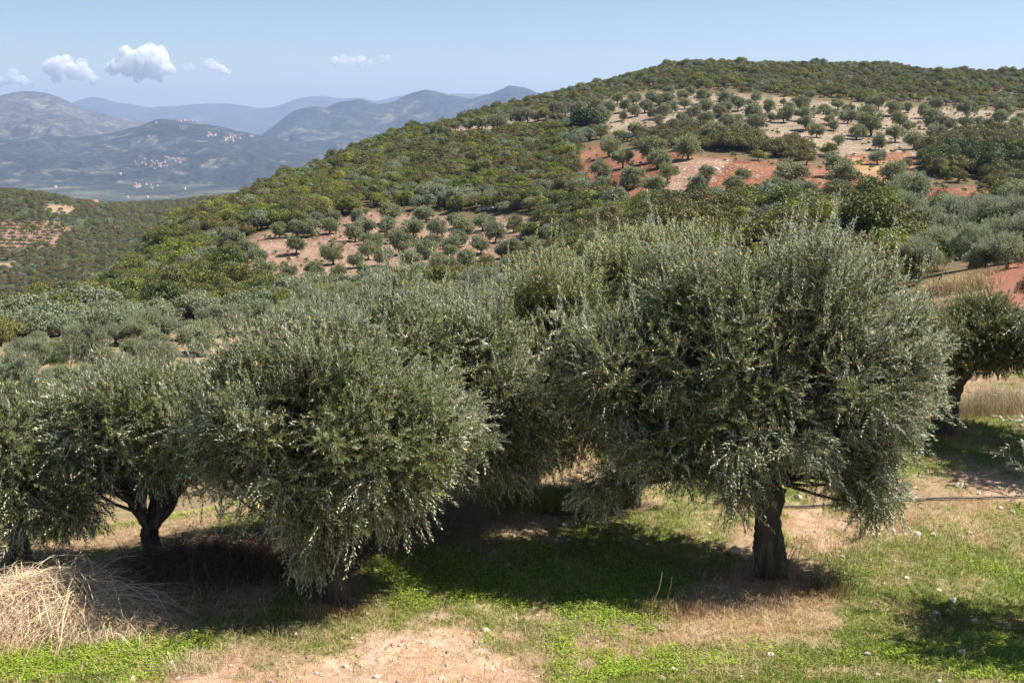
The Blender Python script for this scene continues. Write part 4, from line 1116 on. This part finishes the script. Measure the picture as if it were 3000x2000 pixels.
def blades(x, y, z, h, w, lean, colr, g, segs=2):
    """thin bent blades"""
    n = len(x); az = g.uniform(0, 6.28, n); side = np.stack([np.cos(az), np.sin(az), np.zeros(n)], 1)
    ld = g.uniform(0, 6.28, n); L = np.stack([np.cos(ld), np.sin(ld), np.zeros(n)], 1) * lean[:, None]
    B = np.stack([x, y, z], 1)
    p1 = B + L * .35 * h[:, None] + np.array([0, 0, 1]) * (h * .6)[:, None]
    p2 = B + L * h[:, None] + np.array([0, 0, 1]) * (h * np.clip(1 - lean * .35, .25, 1))[:, None]
    s = side * (w * .5)[:, None]
    V = np.stack([B - s, B + s, p1 + s * .8, p1 - s * .8, p2 + s * .15, p2 - s * .15], 1).reshape(-1, 3)
    b = np.arange(n)[:, None] * 6
    Q = np.concatenate([b + np.array([[0, 1, 2, 3]]), b + np.array([[3, 2, 4, 5]])])
    return V, Q, np.repeat(colr, 6, 0)

def near_cover():
    g = np.random.default_rng(90)
    m = MB()
    # grass blades
    x, y = near_points(420000, g)
    gm, gv, stw = masks(x, y)
    k = g.random(len(x)) < gm * .8; x, y = x[k], y[k]
    n = len(x); z = H(x, y)
    ln_ = fbm(x / 1.1, y / 1.1, 3, 131)
    c = np.array([.19, .25, .035]) * (1 + g.normal(0, .2, (n, 1))) * (1 + ln_[:, None] * np.array([.9, .4, .3])) + np.array([.03, .0, 0]) * g.random((n, 1))
    V, Q, C_ = blades(x, y, z, g.uniform(.025, .07, n), g.uniform(.007, .012, n), g.uniform(.3, 1.5, n), np.clip(c, .01, .6), g); m.add(V, Q, C_)
    # clover leaves
    x, y = near_points(620000, g)
    gm, gv, stw = masks(x, y)
    cl = sstep(.0, .12, fbm(x / 1.4, y / 1.4, 3, 141) + .05)
    k = g.random(len(x)) < gm * cl; x, y = x[k], y[k]; n = len(x)
    z = H(x, y) + g.uniform(.015, .06, n)
    nn = norm(np.array([0, 0, 1.0]) + g.normal(0, .35, (n, 3))); dd = norm(np.cross(nn, g.normal(size=(n, 3))))
    V, Q = leaf_quads(np.stack([x, y, z], 1), dd, nn, g.uniform(.018, .032, n), g.uniform(.018, .03, n))
    c = np.array([.29, .40, .035]) * (1 + g.normal(0, .2, (n, 1)))
    m.add(V, Q, np.repeat(np.clip(c, .01, .7), 4, 0))
    tag(link('grass', m.mesh('grass', [M_GRASS])), 'short green grass and clover of the near field', 'grass', kind='stuff')
    # dry straw
    m = MB()
    x, y = near_points(300000, g)
    gm, gv, stw = masks(x, y)
    k = g.random(len(x)) < np.clip(.20 * (1 - gm) * (1 - .8 * gv) + .5 * stw + .035 * gm, 0, 1); x, y = x[k], y[k]; n = len(x)
    c = np.array([.50, .36, .20]) * (1 + g.normal(0, .25, (n, 1))) * (1 + g.normal(0, .06, (n, 3)))
    V, Q, C_ = blades(x, y, H(x, y) + .005, g.uniform(.04, .16, n), g.uniform(.004, .007, n), g.uniform(.6, 2.6, n), np.clip(c, .03, .8), g); m.add(V, Q, C_)
    # tufts of taller dry and green grass
    def tuft(u, v, ru, rv, cnt, h, colr, w=(.004, .007), lean=(.1, .7)):
        uu = g.normal(u, ru, cnt * 2); vv = g.normal(v, rv, cnt * 2)
        xs, ys, zs = hit(u, v, 10)
        pxm = FPX / ys
        xx = xs + g.normal(0, ru / pxm, cnt); yy = ys + g.normal(0, rv / pxm * 2.6, cnt)
        c = np.array(colr) * (1 + g.normal(0, .2, (cnt, 1))) * (1 + g.normal(0, .05, (cnt, 3)))
        V, Q, C_ = blades(xx, yy, H(xx, yy), g.uniform(h * .45, h, cnt), g.uniform(*w, cnt), g.uniform(*lean, cnt), np.clip(c, .02, .8), g); m.add(V, Q, C_)
    for (u, v, ru, rv, cnt, h, cc) in [(1430, 1500, 70, 14, 2500, .28, (.30, .27, .10)), (1560, 1480, 60, 12, 2200, .32, (.24, .27, .08)), (1690, 1460, 50, 14, 1800, .3, (.16, .24, .05)), (1330, 1490, 80, 20, 2500, .25, (.42, .32, .19)),
                                       (1500, 1455, 140, 10, 2500, .25, (.42, .30, .18)), (560, 1970, 45, 10, 260, .22, (.55, .47, .30)), (600, 1935, 60, 14, 260, .18, (.5, .42, .26)), (900, 1860, 90, 10, 260, .15, (.5, .42, .26)), (2850, 1210, 130, 16, 2300, .6, (.50, .40, .27)), (2950, 1195, 60, 14, 900, .65, (.46, .37, .25)), (2860, 1200, 120, 16, 700, .35, (.24, .26, .10)),
                                       (2760, 1290, 60, 8, 900, .12, (.5, .28, .15)), (970, 1800, 70, 10, 500, .16, (.5, .30, .17)), (2270, 1740, 80, 12, 1500, .18, (.50, .34, .20)), (2130, 1790, 80, 12, 900, .15, (.54, .40, .25)), (2420, 1740, 50, 14, 900, .22, (.20, .16, .07)),
                                       (2000, 1800, 60, 14, 700, .2, (.50, .33, .2)), (1650, 1850, 120, 20, 500, .16, (.52, .42, .26)), (2450, 1640, 130, 30, 900, .15, (.5, .38, .24)), (2720, 1600, 150, 40, 900, .14, (.5, .4, .25)),
                                       (2790, 860, 40, 20, 4000, .9, (.50, .38, .21)), (2850, 815, 30, 10, 2500, .5, (.5, .36, .22)), (2750, 930, 50, 20, 3000, .8, (.46, .33, .19)), (2870, 960, 40, 16, 1200, .4, (.45, .33, .18))]:
        tuft(u, v, ru, rv, cnt, h, cc, w=(.004, .008) if v > 1000 else (.012, .022))
    tag(link('dry_grass', m.mesh('dry_grass', [M_ATTR])), 'dry straw and tufts of dead grass in the near field', 'dry grass', kind='stuff')
    # pebbles
    x, y = near_points(70000, g)
    gm, gv, stw = masks(x, y)
    k = g.random(len(x)) < np.clip(.75 * gv + .10 * (1 - gm), 0, 1); x, y = x[k], y[k]; n = len(x)
    r = g.uniform(.004, .014, n) * (1 + (g.random(n) < .04) * 1.6)
    oc = np.array([[1, 0, 0], [0, 1, 0], [-1, 0, 0], [0, -1, 0], [0, 0, .7], [0, 0, -.3]])
    jit = g.uniform(.7, 1.3, (n, 6, 3))
    V = (np.stack([x, y, H(x, y) + r * .3], 1)[:, None] + oc[None] * jit * r[:, None, None]).reshape(-1, 3)
    tq = np.array([[0, 1, 4], [1, 2, 4], [2, 3, 4], [3, 0, 4]])
    F = (np.arange(n)[:, None, None] * 6 + tq[None]).reshape(-1, 3)
    c = np.repeat(np.clip(np.array([.52, .37, .27]) * (1 + g.normal(0, .18, (n, 1))) + g.normal(0, .03, (n, 3)), .05, .85), 6, 0)
    tag(link('gravel', mesh('gravel', V, F, [attr_mat('pebble')], c)), 'pinkish gravel strewn over the track and bare soil', 'gravel', kind='stuff')
near_cover()

# ------------------------------------------------------------------ heaps of dead stalks
def strands(name, label, cx, cy, rx, ry, hgt, cnt, colr, seed, width=(.006, .012), Ls=(.5, 1.3), kind='stuff'):
    g = np.random.default_rng(seed)
    P0 = np.stack([cx + g.normal(0, rx * .5, cnt), cy + g.normal(0, ry * .5, cnt)], 1)
    e = ((P0[:, 0] - cx) / rx) ** 2 + ((P0[:, 1] - cy) / ry) ** 2
    hh = hgt * np.exp(-e * 1.1)
    z0 = H(P0[:, 0], P0[:, 1]) + hh * g.uniform(0, .75, cnt)
    az = g.uniform(0, 6.28, cnt); L = g.uniform(*Ls, cnt); up = g.uniform(.1, .75, cnt)
    d = np.stack([np.cos(az), np.sin(az)], 1)
    k = 6; s = np.linspace(0, 1, k)
    ctr = np.zeros((cnt, k, 3))
    ctr[..., :2] = P0[:, None] + d[:, None] * (L[:, None] * s * .8)[..., None]
    ctr[..., 2] = z0[:, None] + L[:, None] * (up[:, None] * s - (up + g.uniform(.1, .5, cnt))[:, None] * .8 * s ** 2) + .02
    ctr += np.cumsum(g.normal(0, .012, ctr.shape), 1)
    gz = H(ctr[..., 0].ravel(), ctr[..., 1].ravel()).reshape(cnt, k)
    ctr[..., 2] = np.maximum(ctr[..., 2], gz + .01)
    sd = np.stack([-np.sin(az), np.cos(az), g.normal(0, .7, cnt)], 1); sd = norm(sd) * g.uniform(*width, (cnt, 1)) * .5
    w = (1 - .6 * s)[None, :, None]
    V = np.stack([ctr - sd[:, None] * w, ctr + sd[:, None] * w], 2).reshape(-1, 3)
    b = np.arange(cnt)[:, None] * (2 * k)
    Q = np.concatenate([b + np.array([[2 * i, 2 * i + 1, 2 * i + 3, 2 * i + 2]]) for i in range(k - 1)])
    cc = np.clip(np.array(colr) * (1 + g.normal(0, .22, (cnt, 1))) * (1 + g.normal(0, .08, (cnt, 3))), .01, .85)
    return V, Q, np.repeat(cc, 2 * k, 0)
def heap(name, label, cat, parts):
    m = MB()
    for p in parts: m.add(*strands(None, None, *p))
    tag(link(name, m.mesh(name, [M_ATTR])), label, cat, kind='stuff')
xa, ya, _ = hit(110, 1815); xb, yb, _ = hit(240, 1835)
heap('dry_brush', 'big heap of bleached arching stalks at the left', 'dead stalks', [
    (xa, ya + .25, 1.0, .5, .65, 3200, (.66, .50, .32), 901, (.004, .008)), (xb, yb, .75, .4, .38, 2000, (.66, .51, .32), 902, (.004, .008), (.35, .9)), (xa - .6, ya + .1, .9, .6, .62, 1600, (.68, .50, .38), 903, (.004, .008)), (xa + .2, ya + .2, 1.0, .5, .85, 260, (.74, .6, .4), 906, (.008, .013), (.8, 1.5)), (xb + .45, yb - .1, .8, .35, .12, 600, (.55, .42, .27), 905, (.004, .007), (.3, .8))])
xc, yc, _ = hit(700, 1690)
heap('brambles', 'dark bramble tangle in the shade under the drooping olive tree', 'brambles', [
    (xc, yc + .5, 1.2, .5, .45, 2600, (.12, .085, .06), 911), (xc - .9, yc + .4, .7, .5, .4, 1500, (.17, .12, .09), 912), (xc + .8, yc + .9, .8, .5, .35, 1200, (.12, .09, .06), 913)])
xd, yd, _ = hit(1250, 1520)
heap('dry_weeds', 'greyish dry weeds behind the drooping tree\'s shade', 'dry weeds', [(xd, yd, 1.3, .6, .4, 2600, (.36, .27, .20), 921, (.004, .008), (.3, .7)), (xd - 1, yd + .3, 1.0, .6, .4, 1600, (.30, .22, .17), 922, (.004, .008), (.3, .7))])
xe, ye, _ = hit(2250, 1745)
heap('straw', 'rusty cut straw and dead stems round the largest trunk', 'straw', [(xe, ye, .75, .28, .12, 1900, (.54, .35, .20), 931, (.004, .008), (.15, .45)), (xe - .6, ye - .15, .7, .25, .09, 1000, (.56, .42, .27), 932, (.004, .008), (.15, .45))])

# ------------------------------------------------------------------ hose, stake, sticks, sprigs
M_HOSE = plain_mat('black_hose', (.012, .012, .013), .45, .5)
def ground_tube(name, label, cat, uv, r, mat, lift=.0):
    P = np.array([hit(u, v) for u, v in uv]); P = spline(P, 60)
    P[:, 2] = H(P[:, 0], P[:, 1]) + r + lift
    V, Q = tube(P, np.full(60, r), 8)
    tag(link(name, mesh(name, V, Q, [mat], None, None, True)), label, cat)
ground_tube('irrigation_hose', 'long black irrigation hose lying across the grass right of the largest tree', 'hose', [(2290, 1490), (2400, 1488), (2470, 1484), (2600, 1474), (2720, 1468), (2850, 1464), (3050, 1456)], .018, M_HOSE, .02)
ground_tube('irrigation_hose', 'short length of black hose on bare soil beyond the shade', 'hose', [(1555, 1502), (1600, 1510), (1660, 1513), (1750, 1509)], .016, M_HOSE, .015)
x, y, z = hit(2912, 1218)
V, Q = tube(spline([(0, 0, -.1), (.0, 0, .2), (-.01, 0, .42), (-.05, 0, .46), (-.10, 0, .44)], 20), np.full(20, .014), 8)
tag(link('metal_stake', mesh('metal_stake', V, Q, [plain_mat('dull_steel', (.25, .23, .22), .5, .5)], None, None, True), loc=(x, y, z)), 'thin grey metal stake with bent top before the tall dry grass', 'stake')
M_STICK = plain_mat('dry_wood', (.46, .32, .20), .85, .2, 30, .3)
for (u0, v0, u1, v1, bend, r, lb) in ((1905, 1830, 1938, 1664, .05, .010, 'taller of the two dry upright canes left of the straw'), (1955, 1780, 1966, 1686, .02, .009, 'shorter dry upright cane left of the straw'), (1160, 1820, 1182, 1742, .03, .006, 'thin forked dry twig standing before the gravel track'), (2340, 1660, 2345, 1560, .03, .006, 'thin dark dead shoot right of the largest trunk')):
    x, y, z = hit(u0, v0); h = (v0 - v1) * y / FPX * 1.06; dx = (u1 - u0) * y / FPX
    m = MB(); P = spline([(0, 0, -.06), (dx * .25 - bend * .4, 0, h * .35), (dx * .55 + bend * .5, 0, h * .68), (dx, 0, h)], 14)
    m.add(*tube(P, np.linspace(r, r * .55, 14), 7, 3, .08))
    if r < .008: m.add(*tube(spline([P[8], P[8] + np.array([.05, 0, .07]), P[8] + np.array([.10, 0, .10])], 6), np.linspace(r * .6, r * .3, 6), 5))
    tag(link('stick', m.mesh('stick', [M_STICK]), loc=(x, y, z)), lb, 'stick')
def sprig(u, v, h_px, seed, lb, n=9):
    g = np.random.default_rng(seed); x, y, z = hit(u, v); h = h_px * y / FPX * 1.05
    P = np.stack([g.normal(0, .05 * (n > 3), n), g.normal(0, .04, n), np.zeros(n)], 1); D = norm(np.array([0, 0, 1.0]) + g.normal(0, .22, (n, 3))); L = g.uniform(.55, 1, n) * h
    m = MB(); V, Q = shoot_leaves(P, D, L, g, .02, (.02, .035), (.010, .015), None, .25, 50); m.add(V, Q, np.repeat(g.uniform(.7, 1.1, (len(Q), 1)), 4, 0) * np.ones(3), 0)
    V, Q = twig_quads(P, D, L, np.zeros((n, 3)), .004); m.add(V, Q, (1, 1, 1), 1)
    tag(link('sprig', m.mesh('sprig', [M_OLIVE, M_TWIG]), loc=(x, y, z)), lb, 'sapling')
sprig(2048, 1755, 110, 1, 'thin leafy sucker standing alone in the shade left of the trunk', 2)
sprig(2105, 1760, 100, 2, 'sparse twiggy sucker between the lone sucker and the trunk', 4)
sprig(2200, 1720, 130, 3, 'leafy suckers against the left foot of the largest trunk', 14)
sprig(2280, 1715, 160, 4, 'dense leafy suckers against the right foot of the largest trunk', 24)
sprig(2400, 1735, 100, 5, 'dark bushy little plant right of the largest tree\'s straw', 26)
sprig(1010, 1790, 60, 6, 'small dry-leaved plant at the foot of the drooping olive tree', 8)
sprig(2520, 1580, 90, 7, 'low leafy shoots under the right side of the largest crown', 14)

# ------------------------------------------------------------------ far houses
def house_mesh():
    V = [(-.5, -.35, 0), (.5, -.35, 0), (.5, .35, 0), (-.5, .35, 0), (-.5, -.35, .55), (.5, -.35, .55), (.5, .35, .55), (-.5, .35, .55), (-.56, -.41, .53), (.56, -.41, .53), (.56, .41, .53), (-.56, .41, .53), (-.5, 0, .8), (.5, 0, .8)]
    F = [(0, 1, 5, 4), (1, 2, 6, 5), (2, 3, 7, 6), (3, 0, 4, 7), (8, 9, 13, 12), (10, 11, 12, 13), (9, 10, 13), (11, 8, 12)]
    me = bpy.data.meshes.new('house'); me.from_pydata(V, [], F)
    me.materials.append(plain_mat('white_plaster', (.62, .60, .56), .9, .1)); me.materials.append(plain_mat('roof_tile', (.42, .20, .13), .9, .1))
    for i in (4, 5): me.polygons[i].material_index = 1
    return me
HOUSE = house_mesh()
def village(pts, rng_name, size, lb, group):
    for u, v in pts:
        if rng_name == 'valley':
            a, t = ray(u, v); y = (VALZ + 4 - CAMZ) / t; x = a * y; z = VALZ + 2
        elif rng_name == 'hill':
            x, y, z = hit(u, v, 350, 1400, H2)
        else:
            f = RANGES[rng_name]; lo = {'village_range': 4300, 'left_range': 5800, 'right_range': 5600}[rng_name]
            x, y, z = hit(u, v, lo, lo * 1.9, f)
        s = .62 * size * rng.uniform(.7, 1.25)
        tag(link('house', HOUSE, loc=(float(x), float(y), float(z) - .4), rz=float(rng.uniform(-.8, .8)), sc=(s, s, s * rng.uniform(.9, 1.3))), lb, 'house', group)
g = np.random.default_rng(4)
village([(g.uniform(505, 575), 351 + abs(g.normal(0, 3)) + abs(q - 13) * .15) for q in range(26)], 'village_range', 15, 'white house of the village on the far ridge', 'houses of the far ridge village')
village([(620 + g.normal(0, 10), 397 + g.normal(0, 4)) for _ in range(9)] + [(g.uniform(655, 705), 408 + g.normal(0, 3)) for _ in range(15)] + [(g.uniform(728, 745), 401 + g.normal(0, 1)) for _ in range(4)], 'village_range', 17, 'white house of the village on the right shoulder of the middle hill', 'houses of the shoulder village')
village([(g.uniform(388, 490), 480 + g.normal(0, 7)) for _ in range(24)] + [(g.uniform(480, 550), 470 + g.normal(0, 6)) for _ in range(12)], 'village_range', 13, 'white house of the scattered village low on the middle hill', 'houses of the scattered village')
village([(457, 363)], 'village_range', 16, 'lone white house near the top of the middle hill', None)
village([(352, 512)], 'village_range', 18, 'lone white house below the scattered village', None)
village([(435, 402)], 'village_range', 18, 'lone pale house left of the middle hill\'s fields', None)
village([(163, 549)], 'valley', 18, 'white house standing alone at the valley\'s left', None)
village([(g.uniform(385, 470), 545 + g.normal(0, 5)) for _ in range(12)] + [(540, 553), (375, 577), (430, 577)], 'valley', 15, 'pale building on the valley floor', 'buildings on the valley floor')
village([(277, 590)], 'hill', 7, 'orange-roofed house among the trees of the lower hill', None)

# ------------------------------------------------------------------ clouds
def cloud(u, v, wpx, hpx, puffs, seed, dens, label, dist=24500.):
    import bmesh
    g = np.random.default_rng(seed); a, t = ray(u, v)
    s = dist / FPX
    cx, cy, cz = a * dist, dist, CAMZ + t * dist
    bm = bmesh.new()
    for (px, pz, pr) in puffs:
        px, pz, pr = px * 1.06, pz * 1.06, pr * 1.12
        for q in range(7):
            d = norm(g.normal(size=3)) * g.uniform(.2, .75) * pr
            r = pr * g.uniform(.35, .62) if q else pr * .8
            if not q: d = d * 0
            ret = bmesh.ops.create_icosphere(bm, subdivisions=3, radius=1.0)
            for vt in ret['verts']:
                p = np.array(vt.co); nz = fbm(np.array([p[0] * 2.2 + 9 + q]), np.array([p[1] * 2.2 + p[2] * 1.7 + 9]), 4, seed + q)[0]
                p = p * (1 + .55 * nz) * r + d + np.array([px, 0, pz])
                vt.co = Vector((p[0] * s, p[1] * s, p[2] * s))
    me = bpy.data.meshes.new('cloud'); bm.to_mesh(me); bm.free()
    me.materials.append(cloud_mat(dens, s))
    o = link('cloud', me, loc=(cx, cy, cz))
    rm = o.modifiers.new('join', 'REMESH'); rm.mode = 'VOXEL'; rm.voxel_size = 2.2 * s
    tag(o, label, 'cloud', 'small clouds over the left mountains')
_cm = {}
def cloud_mat(dens, s):
    if dens in _cm: return _cm[dens]
    m, nt, out = new_mat('cloud_vapour')
    tc = nt.nodes.new('ShaderNodeTexCoord')
    f = noise(nt, 1 / (17 * s), 8, .68, vec=tc.outputs['Object'])
    mr = nt.nodes.new('ShaderNodeMapRange'); mr.inputs['From Min'].default_value = .43; mr.inputs['From Max'].default_value = .64
    mr.inputs['To Min'].default_value = 0; mr.inputs['To Max'].default_value = dens
    nt.links.new(f, mr.inputs['Value'])
    pv = nt.nodes.new('ShaderNodeVolumePrincipled')
    pv.inputs['Color'].default_value = (1, 1, 1, 1); pv.inputs['Anisotropy'].default_value = .1
    nt.links.new(mr.outputs[0], pv.inputs['Density'])
    nt.links.new(pv.outputs[0], out.inputs['Volume'])
    m.cycles.volume_step_rate = 1.0
    _cm[dens] = m
    return m
D0 = .032
cloud(50, 225, 0, 0, [(-20, -5, 20), (-8, 12, 14), (12, -12, 18), (32, -20, 13), (-50, -15, 16)], 1, D0, 'small ragged cloud at the left edge above the mountain')
cloud(205, 205, 0, 0, [(-45, 5, 30), (-20, 12, 30), (10, -5, 28), (40, -10, 22), (60, -22, 15), (35, 18, 16), (-40, -20, 18)], 2, D0, 'broad white cloud, second from the left')
cloud(405, 190, 0, 0, [(-70, -12, 22), (-40, 0, 30), (-30, 30, 24), (0, 10, 34), (35, 25, 36), (60, 5, 34), (40, -20, 28), (0, -20, 24), (75, -10, 20), (55, -40, 10)], 3, D0, 'largest white cloud, with a billowing top')
cloud(635, 200, 0, 0, [(-22, 10, 14), (-8, 6, 17), (12, -4, 16), (28, -12, 11)], 4, D0, 'small white cloud right of the largest one')
cloud(555, 197, 0, 0, [(-8, 2, 11), (8, 0, 11)], 5, .012, 'faint little cloud between the largest and the small white one')
cloud(1030, 180, 0, 0, [(-45, 0, 16), (-20, 4, 17), (5, 0, 15), (28, 2, 16), (50, -6, 10), (85, 6, 13), (100, 8, 10)], 6, .014, 'faint thin cloud above the far ridges, right of all others')
SC.cycles.volume_bounces = 14
SC.cycles.volume_step_rate = 1.0
SC.cycles.volume_max_steps = 256

# ------------------------------------------------------------------ haze
def haze():
    x0, x1, y0, y1, z0, z1 = -21000, 21000, -500, 22500, VALZ - 60, 420
    V = [(x0, y0, z0), (x1, y0, z0), (x1, y1, z0), (x0, y1, z0), (x0, y0, z1), (x1, y0, z1), (x1, y1, z1), (x0, y1, z1)]
    F = [(3, 2, 1, 0), (4, 5, 6, 7), (0, 1, 5, 4), (1, 2, 6, 5), (2, 3, 7, 6), (3, 0, 4, 7)]
    me = bpy.data.meshes.new('haze'); me.from_pydata(V, [], F)
    m, nt, out = new_mat('haze')
    pv = nt.nodes.new('ShaderNodeVolumePrincipled')
    pv.inputs['Color'].default_value = (.52, .65, .96, 1); pv.inputs['Density'].default_value = 8.0e-5; pv.inputs['Anisotropy'].default_value = .2
    nt.links.new(pv.outputs[0], out.inputs['Volume'])
    me.materials.append(m)
    o = link('haze', me); tag(o, kind='stuff')
haze()
